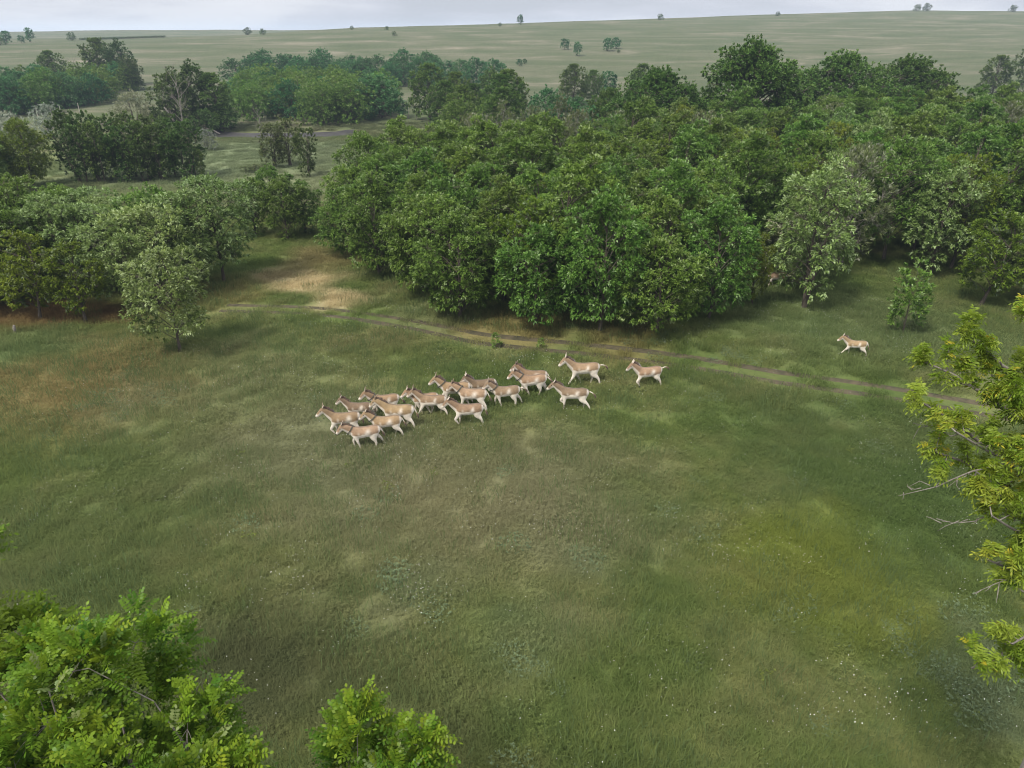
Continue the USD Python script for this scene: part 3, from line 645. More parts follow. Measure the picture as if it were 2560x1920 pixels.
grove('far_tree', [(4, 108), (4, 150), (14, 150), (24, 130), (30, 112)], 9.0, 71, [(K_FARDARK[1], None, 1), (K_FAR[1], None, 1)], 'dark rounded tree behind the grey willows', 'trees between the grey willows and the hill', 0.7, 0.95)
grove('far_tree', [(-14, 120), (-14, 160), (2, 165), (2, 120)], 8.0, 72, [(K_FARDARK[1], None, 1), (K_FAR[2], None, 1)], 'dark green tree behind the left part of the central wood', 'trees behind the central wood', 0.75, 1.0)
for p, s, lab in [((2345, 230), 0.95, 'tall bare grey tree at the upper right of the forest'), ((1878, 262), 0.9, 'bare grey snag below the huge oak'), ((2080, 250), 0.85, 'bare pale snag rising from the forest top'), ((2520, 240), 0.9, 'bare tree near the right edge above the forest'), ((1250, 262), 0.75, 'bare brown branches above the grey willows')]:
    x, y = g2(*p, 9.0); plant('dead_tree', K_SNAG, on(x, y), lab, scale=s)

# trees and bushes on the hill
for px, py, kd, s, lab in [(18, 110, K_HILL[0], 1.0, 'rounded tree on the left skyline near the edge'), (55, 108, K_HILL[0], 0.6, 'small tree left of the upright one on the left ridge'), (78, 106, K_HILL[1], 1.0, 'upright tree with bare tip on the left ridge'), (180, 101, K_BUSH, 1.0, 'low grey bush on the left ridge'), (2, 113, K_BUSH, 0.9, 'dark bush at the left end of the ridge'),
                           (620, 87, K_BUSH, 1.0, 'grey bush on the hill left of the middle, the left of two'), (657, 87, K_BUSH, 0.8, 'pointed grey bush right of its neighbour on the hill'), (986, 90, K_BUSH, 0.55, 'tiny dark bush on the hill below the skyline'), (967, 75, K_BUSH, 0.5, 'flat dark bush on the skyline left of the middle'), (880, 74, K_BUSH, 0.5, 'flat dark shrub on the skyline right of the two grey bushes'),
                           (1301, 63, K_HILL[1], 0.85, 'small blue grey tree standing on the skyline at the middle'), (1250, 66, K_BUSH, 0.5, 'tiny shrub on the skyline left of the blue grey tree'), (1651, 50, K_BUSH, 0.9, 'small dark bush on the skyline left of the oak'), (1944, 40, K_BUSH, 0.7, 'tiny dark tree on the skyline above the oak'), (2292, 28, K_BUSH, 1.2, 'left one of two bushes on the right skyline'), (2315, 28, K_BUSH, 1.4, 'right one of two bushes on the right skyline'), (2530, 30, K_BUSH, 1.2, 'dark bush on the skyline at the far right'),
                           (1412, 124, K_HILL[0], 0.72, 'bushy tree on the hillside, left of three'), (1443, 140, K_HILL[1], 0.75, 'dark upright tree on the hillside, middle of three'), (1520, 128, K_HILL[0], 0.85, 'double crowned tree on the hillside, right of three'), (1540, 122, K_HILL[0], 0.75, 'tree leaning against the double crowned tree on the hillside'), (1546, 132, K_BUSH, 0.3, 'tiny bush right of the hillside trees'), (1298, 165, K_HILL[0], 0.4, 'little bush low on the hillside above the grey willows'), (1312, 160, K_HILL[0], 0.3, 'smallest bush low on the hillside')]:
    plant('hill_tree' if kd in K_HILL else 'hill_bush', kd, hit(px, py), lab, 'tree' if kd in K_HILL else 'bush', scale=s)
for q, px in enumerate(np.linspace(205, 410, 24)):
    plant('hedge_bush', K_BUSH, hit(px, 100 - 0.03 * (px - 205)), 'small dark bush in the low hedge line along the left ridge', 'bush', 'bushes of the hedge line on the left ridge', scale=(0.7, 0.7, 0.28))

# fence posts seen far off
for q, (px, py) in enumerate([(981, 281), (1002, 293), (1022, 296), (1042, 299), (155, 292), (130, 290), (95, 293), (200, 284)]):
    c = hit(px, py)
    x = thing('fence_post', 'thin pale wooden fence post by the far middle grove' if q < 4 else 'thin pale wooden fence post before the far left grove', 'post', c, group='fence posts by the middle grove' if q < 4 else 'fence posts before the far left grove')
    v, f = tube(np.array([[0, 0, -0.2], [0, 0, 1.2], [0.02, 0, 2.4]]), [0.08, 0.075, 0.07], 7)
    part(x, 'post', v, f, 'dead_wood')

# ------------------------------------------------------------------ the wild asses
def ball(c, r, n=14):
    """An ellipsoid as a Manifold; r is a radius or three of them."""
    return mf.Manifold.sphere(1.0, n).scale(tuple(np.broadcast_to(np.asarray(r, float), 3))).translate(tuple(map(float, c)))


def chain(pts):
    return [mf.Manifold.batch_hull([ball(*a), ball(*b)]) for a, b in zip(pts[:-1], pts[1:])]


def rot_y(p, a):
    """Turns a downward limb vector forwards (+x) by the angle a."""
    c, s = math.cos(a), math.sin(a)
    return np.array([p[0] * c - p[2] * s, p[1], p[0] * s + p[2] * c])


GAITS = {   # per leg: swing of the upper part, bend of the knee / hock (degrees): front near, front far, hind near, hind far
    'walk': ((16, 4), (-20, 8), (-16, 6), (20, 8)), 'walk2': ((-22, 6), (14, 26), (20, 10), (-18, 4)), 'stride': ((30, 4), (-22, 10), (-20, 4), (18, 14)),
    'stride2': ((-14, 4), (24, 40), (6, 6), (-26, 6)), 'trot': ((40, 84), (2, 0), (-12, 10), (6, 34)), 'trot2': ((4, 2), (36, 92), (-18, 22), (4, 8)), 'run': ((44, 8), (-6, 0), (-20, 6), (10, 20))}


def make_ass(seed, gait, neck=0.0, head=0.0, tail=0.2, turn=0.0, tone=1.0):
    """Body surface with coat colours; returns meshes of the parts. Faces +x, hooves at z = 0."""
    rng = np.random.default_rng(seed)
    sc = np.array([1, 0.84, 1])
    trunk = [((-0.66, 0, 1.06), (0.17, 0.20, 0.21)), ((-0.50, 0, 1.02), (0.25, 0.25, 0.285)), ((-0.18, 0, 0.965), (0.25, 0.26, 0.285)), ((0.12, 0, 0.94), (0.26, 0.27, 0.305)), ((0.40, 0, 0.98), (0.25, 0.225, 0.295)), ((0.55, 0, 1.02), (0.15, 0.155, 0.21))]
    nk = math.radians(neck)
    base = np.array([0.47, 0, 1.10])

    def nr(p):
        p = np.asarray(p, float) - base
        c, s = math.cos(nk), math.sin(nk)
        q = np.array([p[0] * c - p[2] * s, p[1], p[0] * s + p[2] * c])
        w = np.clip(np.hypot(q[0], q[2]) / 0.7, 0, 1.2)
        return q + base + np.array([0, math.sin(turn) * 0.35 * w, 0])
    neckp = [((0.44, 0, 1.06), (0.21, 0.175, 0.26)), (nr((0.66, 0, 1.18)), (0.17, 0.14, 0.25)), (nr((0.82, 0, 1.35)), (0.14, 0.116, 0.20)), (nr((0.92, 0, 1.475)), (0.11, 0.095, 0.12))]
    poll = nr((0.935, 0, 1.48))
    hd = math.radians(-46 + head)
    ax = np.array([math.cos(hd) * math.cos(turn * 1.3), math.sin(turn * 1.3), math.sin(hd)])
    nrm = np.array([-math.sin(hd), 0, math.cos(hd)])
    hp = [poll + ax * 0.03, poll + ax * 0.16 - nrm * 0.02, poll + ax * 0.33 - nrm * 0.02, poll + ax * 0.46 - nrm * 0.025]
    headp = [(hp[0], (0.135, 0.108, 0.135)), (hp[1], (0.125, 0.104, 0.138)), (hp[2], (0.098, 0.083, 0.104)), (hp[3], (0.090, 0.080, 0.090))]
    jaw = [(hp[0] - nrm * 0.05, (0.085, 0.06, 0.085)), (hp[1] - nrm * 0.055, (0.075, 0.05, 0.07)), (hp[2] - nrm * 0.03, (0.05, 0.045, 0.05))]
    solids = chain(trunk) + chain(neckp) + chain(headp) + chain(jaw)
    hooves = []
    g = GAITS[gait]
    for k, (sw, bd) in enumerate(g):
        y = (1 if k % 2 == 0 else -1)
        a, b = math.radians(sw), math.radians(bd)
        if k < 2:
            S = np.array([0.44, 0.115 * y, 0.92])
            E = S + rot_y(np.array([-0.05, 0.02 * y, -0.24]), a * 0.45)
            Kn = E + rot_y(np.array([0.0, 0, -0.30]), a)
            Fe = Kn + rot_y(np.array([0, -0.005 * y, -0.25]), a - b)
            Ho = Fe + rot_y(np.array([0.035, 0, -0.085]), a - b * 0.9)
            solids += chain([(S, (0.16, 0.10, 0.21)), (E, (0.09, 0.068, 0.11)), (Kn, 0.050), (Fe, 0.036), (Ho, 0.036)])
            solids.append(ball(Kn, (0.052, 0.05, 0.06)))
            pa = a - b * 0.9
        else:
            Hh = np.array([-0.54, 0.11 * y, 1.00])
            St = Hh + rot_y(np.array([0.13, 0.03 * y, -0.30]), a * 0.5)
            Hk = St + rot_y(np.array([-0.19, 0, -0.26]), a - 0.3 * b)
            Fe = Hk + rot_y(np.array([0.03, -0.005 * y, -0.32]), a - b * 0.8)
            Ho = Fe + rot_y(np.array([0.035, 0, -0.085]), a - b * 0.8)
            solids += chain([(Hh, (0.23, 0.12, 0.24)), (St, (0.155, 0.085, 0.15)), (Hk, (0.062, 0.05, 0.07)), (Fe, 0.038), (Ho, 0.037)])
            pa = a - b * 0.8
        hooves.append((Ho, pa))
    body = mf.Manifold.batch_boolean(solids, mf.OpType.Add).refine_to_length(0.045)
    m = body.to_mesh()
    tm = trimesh.Trimesh(m.vert_properties[:, :3], m.tri_verts, process=True)
    trimesh.smoothing.filter_taubin(tm, 0.5, -0.52, 12)
    v, f = np.array(tm.vertices), np.array(tm.faces)
    lift = -min(h[0][2] for h in hooves) + 0.055
    # ---- the coat
    warm = rng.uniform(0.85, 1.15) * tone
    tan = np.array([0.240, 0.160, 0.092]) * warm * np.array([1, rng.uniform(0.96, 1.05), rng.uniform(0.92, 1.1)])
    white = np.array([0.58, 0.52, 0.43])
    nn = meshkit.fbm(v * 6.0 + seed * 3.1, 3, seed)
    x, y, z = v[:, 0], v[:, 1], v[:, 2]
    w = np.zeros(len(v))                                           # amount of white

    def sm(t, a, b):
        q = np.clip((t - a) / (b - a), 0, 1)
        return q * q * (3 - 2 * q)
    torso = (x < 0.60)
    bl_ = rng.uniform(0.86, 0.96)
    w = np.maximum(w, torso * sm(bl_ - z + 0.12 * (nn - 0.5) + 0.03 * np.cos(x * 9), -0.03, 0.05) * sm(np.abs(z), 0.3, 0.5))
    w = np.maximum(w, sm(-x, 0.66, 0.75) * 0.9)                     # rump
    fx_, fw_ = rng.uniform(0.14, 0.26), rng.uniform(0.8, 1.5)
    flank = np.exp(-((x + fx_ + 0.28 * (z - 0.95) + 0.10 * (nn - 0.5)) / (fw_ * (0.08 + 0.16 * np.clip(1.1 - z, 0, 0.4)))) ** 2) * sm(1.24 - z, 0.0, 0.20)
    w = np.maximum(w, 0.85 * flank)                                # wedge before the haunch
    w = np.maximum(w, 0.5 * np.exp(-((x - 0.24) / 0.05) ** 2) * sm(1.12 - z, 0, 0.2))
    throat = nr((0.72, 0, 1.13)); along = (x - base[0]) * math.cos(nk + 0.72) + (z - base[2]) * math.sin(nk + 0.72)
    perp = -(x - base[0]) * math.sin(nk + 0.72) + (z - base[2]) * math.cos(nk + 0.72)
    isneck = sm(x, 0.50, 0.60) * sm(0.66 - along, 0, 0.1)
    w = np.maximum(w, isneck * sm(-perp, 0.05, 0.13) * 0.9)
    legs = sm(0.74 - z + 0.1 * (nn - 0.5), -0.05, 0.10)
    legtan = 0.30 * sm(x * 0 + nn, 0.35, 0.7)
    w = np.where(legs > 0, np.maximum(w, legs * (0.92 - legtan)), w)
    hx = (v - hp[0]) @ ax
    near_head = np.linalg.norm(v - (hp[0] + np.clip(hx, 0, 0.5)[:, None] * ax), axis=1) < 0.17
    w = np.where(near_head & (hx > 0.0), np.maximum(w, sm(hx + 0.6 * -((v - hp[0]) @ nrm) * 1.0, 0.27, 0.38) * 0.95), w)
    w = np.clip(w, 0, 1)[:, None]
    col = tan * (1 - w) + white * w
    col *= (0.72 + 0.5 * nn)[:, None] * (1 - 0.22 * (1 - w[:, 0]) * sm(z, 1.05, 1.3))[:, None]
    nose = (near_head * sm(hx, 0.485, 0.515))[:, None]
    col = col * (1 - 0.8 * nose) + 0.8 * nose * np.array([0.10, 0.08, 0.07])
    dark = np.array([0.07, 0.045, 0.03])
    ridge = np.exp(-(y / 0.042) ** 2) * sm(z, 1.08, 1.16) * (x < 0.5) * (x > -0.82)
    col = col * (1 - 0.75 * ridge[:, None]) + dark * 0.75 * ridge[:, None]
    nostr = np.zeros(len(v))
    for s in (-1, 1):
        nostr = np.maximum(nostr, np.exp(-np.sum((v - (hp[3] + ax * 0.045 + nrm * 0.01 + np.array([0, 0.04 * s, 0]))) ** 2, 1) / 0.022 ** 2))
    col = col * (1 - nostr[:, None]) + np.array([0.03, 0.025, 0.022]) * nostr[:, None]
    up = np.array([0, 0, lift])
    parts = [('body', v + up, f, 'coat', col, True)]
    # ---- mane: an upright brush of short tufts along the crest
    q = np.linspace(0, 1, 15)
    crest0 = np.array([0.40, 0, 1.235])
    ctrl = np.array([crest0, nr((0.56, 0, 1.365)), nr((0.74, 0, 1.505)), nr((0.88, 0, 1.59)), nr((0.97, 0, 1.585))])
    cp = np.stack([np.interp(q, np.linspace(0, 1, 5), ctrl[:, k]) for k in range(3)], -1)
    hgt = 0.11 * np.sin(np.pi * np.clip(q * 0.9 + 0.12, 0, 1)) + 0.012
    tang = unit(np.gradient(cp, axis=0)); upn = unit(np.cross(tang, np.tile([0, 1.0, 0], (15, 1))) * -1)
    upn = np.where(upn[:, 2:] < 0, -upn, upn)
    rag = 1 + 0.25 * rng.normal(size=15)
    low_l, low_r = cp - upn * 0.06 + [0, 0.036, 0], cp - upn * 0.06 - [0, 0.036, 0]
    top = cp + upn * (hgt * np.clip(rag, 0.6, 1.3))[:, None]
    mv = np.stack([low_l, low_r, top], 1).reshape(-1, 3)
    mfc = []
    for k in range(14):
        for a_, b_ in ((0, 1), (1, 2), (2, 0)):
            mfc += [[3 * k + a_, 3 * k + 3 + a_, 3 * k + b_], [3 * k + b_, 3 * k + 3 + a_, 3 * k + 3 + b_]]
    mfc += [[0, 1, 2], [42, 44, 43]]
    parts.append(('mane', mv + up, np.array(mfc), 'coat', np.tile(dark * 0.9, (len(mv), 1)), True))
    # ---- tail with a dark tuft
    d0 = math.radians(-80 + 90 * tail)
    tp = [np.array([-0.80, 0, 1.12])]
    for k in range(6):
        a_ = d0 - tail * 0.35 * (k - 1) if tail > 0.5 else d0 - 0.02 * k
        tp.append(tp[-1] + 0.088 * np.array([-math.cos(a_), 0.01 * k, math.sin(a_)]))
    tp = np.array(tp)
    tv, tf = tube(np.vstack([[[-0.70, 0, 1.12]], tp]), np.array([0.035, 0.034, 0.026, 0.022, 0.030, 0.046, 0.046, 0.012]), 8)
    tcol = np.repeat(np.array([tan, tan, white, white * 0.8, tan * 0.7, dark, dark, dark]), 8, 0)
    parts.append(('tail', tv + up, tf, 'coat', tcol, True))
    # ---- ears: long cupped leaves
    for s in (1, -1):
        e0 = poll + np.array([0, 0.055 * s, 0]) - ax * 0.035 + nrm * 0.07
        d = unit(np.array([-0.30 - 0.15 * rng.random(), 0.28 * s, 1.0]) + 0.2 * np.array([rng.normal(), 0, 0]))
        sd = unit(np.cross(d, [1.0, 0, 0])); fw = np.cross(sd, d)
        prof = [(0, .032), (.06, .054), (.12, .058), (.18, .042), (.225, .022), (.255, .003)]
        ev, ec = [], []
        for t_, wd in prof:
            for c_ in np.linspace(-1, 1, 5):
                ev.append(e0 + d * t_ + sd * wd * c_ + fw * (-0.6 * wd * (1 - c_ * c_) ))
                ec.append(dark if t_ > .23 else tan * 1.15)
        for t_, wd in prof:
            for c_ in np.linspace(-1, 1, 5):
                ev.append(e0 + d * t_ + sd * wd * c_ * 0.8 + fw * (-0.6 * wd * (1 - c_ * c_) + 0.008))
                ec.append(dark if t_ > .23 else white * 0.9)
        ef = []
        for r_ in range(5):
            for c_ in range(4):
                a_ = r_ * 5 + c_
                ef += [[a_, a_ + 1, a_ + 6], [a_, a_ + 6, a_ + 5], [30 + a_, 30 + a_ + 6, 30 + a_ + 1], [30 + a_, 30 + a_ + 5, 30 + a_ + 6]]
            for c_ in (0, 4):
                a_ = r_ * 5 + c_
                ef += [[a_, a_ + 5, 30 + a_ + 5], [a_, 30 + a_ + 5, 30 + a_]]
        parts.append(('ear', np.array(ev) + up, np.array(ef), 'coat', np.array(ec), True))
    for s in (1, -1):
        em = trimesh.creation.icosphere(1, 0.021)
        parts.append(('eye', em.vertices * [1.3, 0.8, 0.9] + hp[1] + np.array([0, 0.098 * s, 0]) + nrm * 0.038 - ax * 0.03 + up, em.faces, 'eye', None, True))
    for Ho, pa in hooves:
        hv, hf = tube(np.array([[0, 0, 0.02], [0.005, 0, -0.02], [0.018, 0, -0.055]]), np.array([0.036, 0.042, 0.050]), 10)
        hv = np.array([rot_y(p, pa * 0.8) for p in hv]) + Ho
        parts.append(('hoof', hv + up, hf, 'hoof', None, True))
    parts_collar = None
    a_, b_ = nr((0.62, 0, 1.20)), None
    cdir = unit(nr((0.84, 0, 1.40)) - np.array(nr((0.66, 0, 1.22))))
    sidev = np.array([0, 1.0, 0]); upv = np.cross(cdir, sidev)
    ang = np.linspace(0, 2 * np.pi, 25)[:-1]
    ring = []
    for r_, o in ((1.0, -0.022), (1.05, -0.022), (1.05, 0.022), (1.0, 0.022)):
        ring.append(a_ + cdir * o + (np.cos(ang)[:, None] * sidev * 0.168 + np.sin(ang)[:, None] * upv * 0.252) * r_)
    cv = np.array(ring).reshape(-1, 3)
    cf = []
    for r_ in range(4):
        for k in range(24):
            p0, p1, q0, q1 = r_ * 24 + k, r_ * 24 + (k + 1) % 24, ((r_ + 1) % 4) * 24 + k, ((r_ + 1) % 4) * 24 + (k + 1) % 24
            cf += [[p0, p1, q1], [p0, q1, q0]]
    bx = trimesh.creation.box((0.07, 0.09, 0.09))
    low = a_ + upv * (0.255 if upv[2] < 0 else -0.255)
    collar = [('collar', cv + up, np.array(cf), 'collar', None, False), ('tag_box', bx.vertices + low + up, bx.faces, 'collar', None, False)]
    return parts, collar


# nose x, rump x, ground y in the photograph; gait; neck lift, head tilt, tail, yaw; collar; label
HERD = [
    (797, 905, 1084, 'trot', 3, 4, 0.1, 6, False, 'brown wild ass in the very lead at the far left end of the herd'),
    (844, 957, 1119, 'stride2', -12, -6, 0.15, 4, True, 'wild ass nearest to the viewer, lowest in the picture, with lowered head and collar'),
    (840, 935, 1053, 'trot2', 4, 0, 0.2, 8, False, 'dark brown wild ass behind the leader, its rump hidden'),
    (903, 1001, 1036, 'trot', 0, 2, 0.3, 4, True, 'collared wild ass with spread ears on the far side of the front group'),
    (905, 1006, 1092, 'stride', 2, 2, 0.2, 4, True, 'collared wild ass with long striding hind legs just behind the one with lowered head'),
    (927, 1040, 1068, 'walk', -6, -2, 0.15, 2, False, 'wild ass between the dark brown one and the one with the long stride'),
    (1001, 1100, 1031, 'walk2', 4, 2, 0.1, 0, False, 'wild ass almost hidden behind the one with the grey brown saddle'),
    (1015, 1122, 1039, 'stride', 0, 0, 0.1, 0, False, 'slender wild ass with grey brown saddle in the middle of the herd'),
    (1073, 1178, 1010, 'trot2', 2, 2, 0.1, 5, True, 'collared wild ass with pale haunch on the far side of the middle of the herd'),
    (1149, 1240, 997, 'trot', 6, 0, 0.1, 3, False, 'dark grey brown wild ass half hidden behind the tall pale one'),
    (1118, 1219, 1024, 'walk', -8, -4, 0.2, -2, True, 'wild ass with low head whose hind end shows above the one lifting a foreleg'),
    (1104, 1212, 1062, 'trot', -3, -2, 0.15, 0, False, 'wild ass lifting its bent foreleg in the middle near side of the herd'),
    (1200, 1303, 1014, 'stride2', 5, 2, 0.75, 0, True, 'tall pale collared wild ass with tail held out behind it'),
    (1271, 1369, 974, 'walk', 3, 0, 0.2, 2, False, 'far wild ass of the overlapping pair towards the rear of the herd'),
    (1269, 1366, 988, 'walk2', -2, 0, 0.4, 0, True, 'near collared wild ass of the overlapping pair towards the rear of the herd'),
    (1395, 1496, 962, 'stride', 2, 0, 0.85, 0, False, 'wild ass in full stride with raised tail, second from the rear of the herd'),
    (1366, 1471, 1022, 'trot2', -6, 2, 0.6, -2, False, 'brown backed wild ass alone on the near side below the one in full stride'),
    (1555, 1655, 965, 'trot', 2, 0, 1.05, 0, False, 'last wild ass of the herd, tail straight out with dark tuft'),
    (2090, 2160, 887, 'run', -2, 6, 0.1, -10, False, 'single wild ass trotting through tall grass far to the right of the herd'),
    (1897, 1962, 716, 'walk', 0, 0, 0.1, 0, False, 'wild ass hidden among the leaves at the right end of the central wood'),
]
for q, (nx, rx, gy, gait, nk, hd, tl, yaw, col, lab) in enumerate(HERD):
    span = rx - nx
    c = hit(nx + 0.615 * span, gy)
    dep = c[1] * math.cos(PITCH) + (CAM_H - c[2]) * math.sin(PITCH)
    size = float(np.clip(span * dep / F / (2.13 * math.cos(math.radians(yaw))), 0.8, 1.15))
    x = thing('wild_ass', lab, 'wild ass', c - [0, 0, 0.11], 180.0 + yaw + 9.0 * math.sin(q * 2.3), size * (1 + 0.05 * math.sin(q * 5.1)))
    parts, collar = make_ass(100 + q, gait, nk, hd, tl, 0.0 if q % 3 else 0.1, {2: 0.72, 9: 0.62, 0: 0.85, 7: 0.85, 16: 0.85, 13: 0.9}.get(q, 1.0))
    for nm, v, f, mat, cc, smooth in parts + (collar if col else []):
        part(x, nm, v, f, mat, cc, smooth)


# ------------------------------------------------------------------ trees close to the camera
def pinnate(P, D, ln, rng, pairs, lw, ll, droop, col):
    """One compound leaf: pairs of leaflets along a drooping stalk."""
    D = D / np.linalg.norm(D)
    s = np.array([D[1], -D[0], 0.0]); s = s / (np.linalg.norm(s) + 1e-6) + 0.25 * rng.normal(size=3); s /= np.linalg.norm(s)
    n_ = np.array([s[1] * D[2] - s[2] * D[1], s[2] * D[0] - s[0] * D[2], s[0] * D[1] - s[1] * D[0]])
    q = np.linspace(0.12, 1.0, pairs + 1)
    c = P + D * (ln * q)[:, None] + np.array([0, 0, -1.0]) * (droop * ln * q ** 2 * 0.5)[:, None]
    tg = unit(np.gradient(c, axis=0))
    k = np.concatenate([np.arange(pairs), np.arange(pairs), [pairs]])
    sg = np.concatenate([np.ones(pairs), -np.ones(pairs), [0]])[:, None]
    m = len(k)
    d = unit(tg[k] * np.where(sg == 0, 1.0, 0.35) + s * sg + [0, 0, -0.18] + 0.12 * rng.normal(size=(m, 3)))
    sz = (ll * (1.0 - 0.25 * np.abs(q[k] - 0.55)) * rng.uniform(0.85, 1.1, m))[:, None]
    sd = unit(np.stack([d[:, 1] * n_[2] - d[:, 2] * n_[1], d[:, 2] * n_[0] - d[:, 0] * n_[2], d[:, 0] * n_[1] - d[:, 1] * n_[0]], -1) + 0.15 * rng.normal(size=(m, 3))) * lw
    p = c[k]
    v = np.stack([p, p + d * sz * 0.35 - sd, p + d * sz * 0.35 + sd, p + d * sz * 0.72 - sd * 0.9, p + d * sz * 0.72 + sd * 0.9, p + d * sz - n_ * sz * 0.08], 1).reshape(-1, 3)
    f = (LEAFLET + 6 * np.arange(m)[:, None, None]).reshape(-1, 3)
    st = c[[0, pairs // 2, pairs]]                              # the stalk that carries the leaflets
    b = m * 6
    v = np.vstack([v, st - s * 0.002, st + s * 0.002])
    f = np.vstack([f, [[b, b + 1, b + 4], [b, b + 4, b + 3], [b + 1, b + 2, b + 5], [b + 1, b + 5, b + 4]]])
    return v, f, np.tile(col * rng.uniform(0.92, 1.08), (len(v), 1))


LEAFLET = np.array([[0, 1, 2], [1, 3, 4], [1, 4, 2], [3, 5, 4]])[None]


def near_tree(name, label, loc, seed, tips, outs, wood, per_tip, ln, pairs, lw, ll, droop, pal, bark, spread=0.9):
    """A tree a few metres from the camera: the 300 leaves nearest to it are parts of their own, the others one part."""
    rng = np.random.default_rng(seed)
    x = thing(name, label, 'tree', loc)
    part(x, 'trunk', *wood, bark, None, True)
    leaves, dist = [], []
    eye = np.array([0, 0, CAM_H]) - np.asarray(loc)
    for t, o in zip(tips, outs):
        tone = rng.beta(1.5, 1.6)
        for _ in range(int(per_tip * rng.uniform(0.75, 1.3))):
            d = unit(o + spread * unit(rng.normal(size=3)) + [0, 0, 0.25])
            w = np.clip(tone + 0.12 * rng.normal(), 0, 1)
            c = pal[0] * (1 - w) + pal[1] * w
            if rng.random() < 0.03:
                c = pal[2]
            leaves.append(pinnate(t + rng.normal(size=3) * 0.04, d, ln * rng.uniform(0.7, 1.15), rng, pairs, lw, ll, droop * rng.uniform(0.5, 1.4), c))
            dist.append(np.linalg.norm(t - eye))
    order = np.argsort(dist)
    pv = np.array([leaves[k][0].mean(0) for k in order]) + np.asarray(loc)
    seen = visible(pv[:, 0], pv[:, 1], pv[:, 2], 0.98)
    order = np.concatenate([order[seen], order[~seen]])
    for k in order[:300]:
        part(x, 'leaf', *leaves[k][:2], 'near_leaf', leaves[k][2])
    v, f, c = join([leaves[k] for k in order[300:]])
    tag(part(x, 'foliage', v, f, 'near_leaf', c), kind='stuff')
    return x


P_NEAR = [np.array(c) for c in ((0.054, 0.112, 0.015), (0.172, 0.240, 0.030), (0.18, 0.23, 0.09))]
P_MAPLE = [np.array(c) for c in ((0.110, 0.160, 0.018), (0.255, 0.290, 0.050), (0.32, 0.26, 0.04))]


def near_locust(label, loc, seed, h, cr, cb, lobes, per, lobe_r, per_tip):
    rng = np.random.default_rng(seed)
    tips, outs, idx, cen = lobed_tips(rng, h, cr, cb, lobes, per, lobe_r, 0.8, 0.62)
    wood = wood_of(rng, h, cb, cen, tips, idx, 0.06, 0.22, 1, 7, 0.02)
    near_tree('near_locust_tree', label, loc, seed + 1, tips, outs, wood, per_tip, 0.36, 6, 0.0175, 0.062, 0.7, P_NEAR, 'pale_bark')


near_locust('large bright green locust crown filling the lower left corner', on(-4.75, 5.5), 501, 10.65, 1.6, 7.4, 34, 15, 0.27, 9)
near_locust('bright green locust crown cut by the left edge above the corner', on(-6.7, 6.2), 502, 10.9, 1.5, 7.9, 24, 14, 0.30, 9)
near_locust('small bright green locust top at the bottom edge left of the middle', on(-1.6, 6.0), 503, 9.0, 0.75, 7.0, 15, 13, 0.36, 9)
near_locust('lower bright green locust crown between the corner tree and the bottom edge', on(-3.75, 4.8), 504, 9.8, 1.1, 7.4, 22, 14, 0.30, 9)

# the yellowish maple at the right edge: limbs reach into the picture from a trunk outside it
rng = np.random.default_rng(77)
mloc = on(9.2, 8.2)
woods, tips, outs = [], [], []
q7 = np.linspace(0, 1, 8)[:, None]
axis = np.array([0, 0, -0.2]) + np.array([-0.2, 0.3, 14.0]) * q7 + np.sin(q7 * 4) * [0.15, 0.1, 0]
woods.append(tube(axis, 0.21 * (1 - 0.8 * q7[:, 0]), 9))


def world_at(px, py, d):
    return pix_dir(px, py) * d + np.array([0, 0, CAM_H]) - mloc


LIMBS = [((2555, 790), 9.4, 12.2), ((2400, 830), 9.6, 11.4), ((2300, 900), 9.8, 10.8), ((2310, 1010), 9.4, 10.4), ((2390, 1080), 9.0, 10.2), ((2340, 1130), 9.6, 9.6), ((2440, 1180), 8.8, 9.4), ((2480, 1290), 8.7, 9.0),
         ((2470, 1400), 8.6, 8.8), ((2560, 1480), 8.8, 8.5), ((2430, 1670), 9.0, 7.9), ((2530, 1610), 9.0, 8.2), ((2520, 1000), 8.9, 10.6), ((2560, 1150), 8.5, 10.0), ((2600, 900), 9.3, 11.2), ((2560, 1260), 8.6, 9.6), ((2480, 940), 9.8, 11.0), ((2600, 1380), 8.7, 9.0), ((2600, 1050), 9.0, 10.2)]
for (p, d, z0) in LIMBS:
    e = world_at(*p, d)
    u = np.clip(z0 / 14.0, 0, 0.97)
    a = np.array([np.interp(u, q7[:, 0], axis[:, k]) for k in range(3)])
    q = np.linspace(0, 1, 9)[:, None]
    m = (a + e) / 2 + np.array([0, 0, 0.25]) + rng.normal(size=3) * 0.2
    pl = (1 - q) ** 2 * a + 2 * q * (1 - q) * m + q ** 2 * e
    pl[1:-1] += rng.normal(size=(7, 3)) * 0.03
    woods.append(tube(pl, 0.055 * (1 - 0.85 * q[:, 0]) + 0.004, 6))
    for s in np.linspace(0.3, 1.0, 15):
        b = np.array([np.interp(s, q[:, 0], pl[:, k]) for k in range(3)])
        dr = unit(rng.normal(size=3) * [1, 1, 0.7] + unit(e - a) * 0.6 + [0, 0, 0.8])
        l2 = rng.uniform(0.2, 0.65) * (1.15 - 0.5 * s)
        t2 = b + dr * l2
        woods.append(tube(np.array([b, (b + t2) / 2 + [0, 0, -0.02], t2]), np.array([0.010, 0.007, 0.003]), 4))
        for w in (0.45, 0.75, 1.0):
            tips.append(b + (t2 - b) * w); outs.append(unit(dr + rng.normal(size=3) * 0.3))
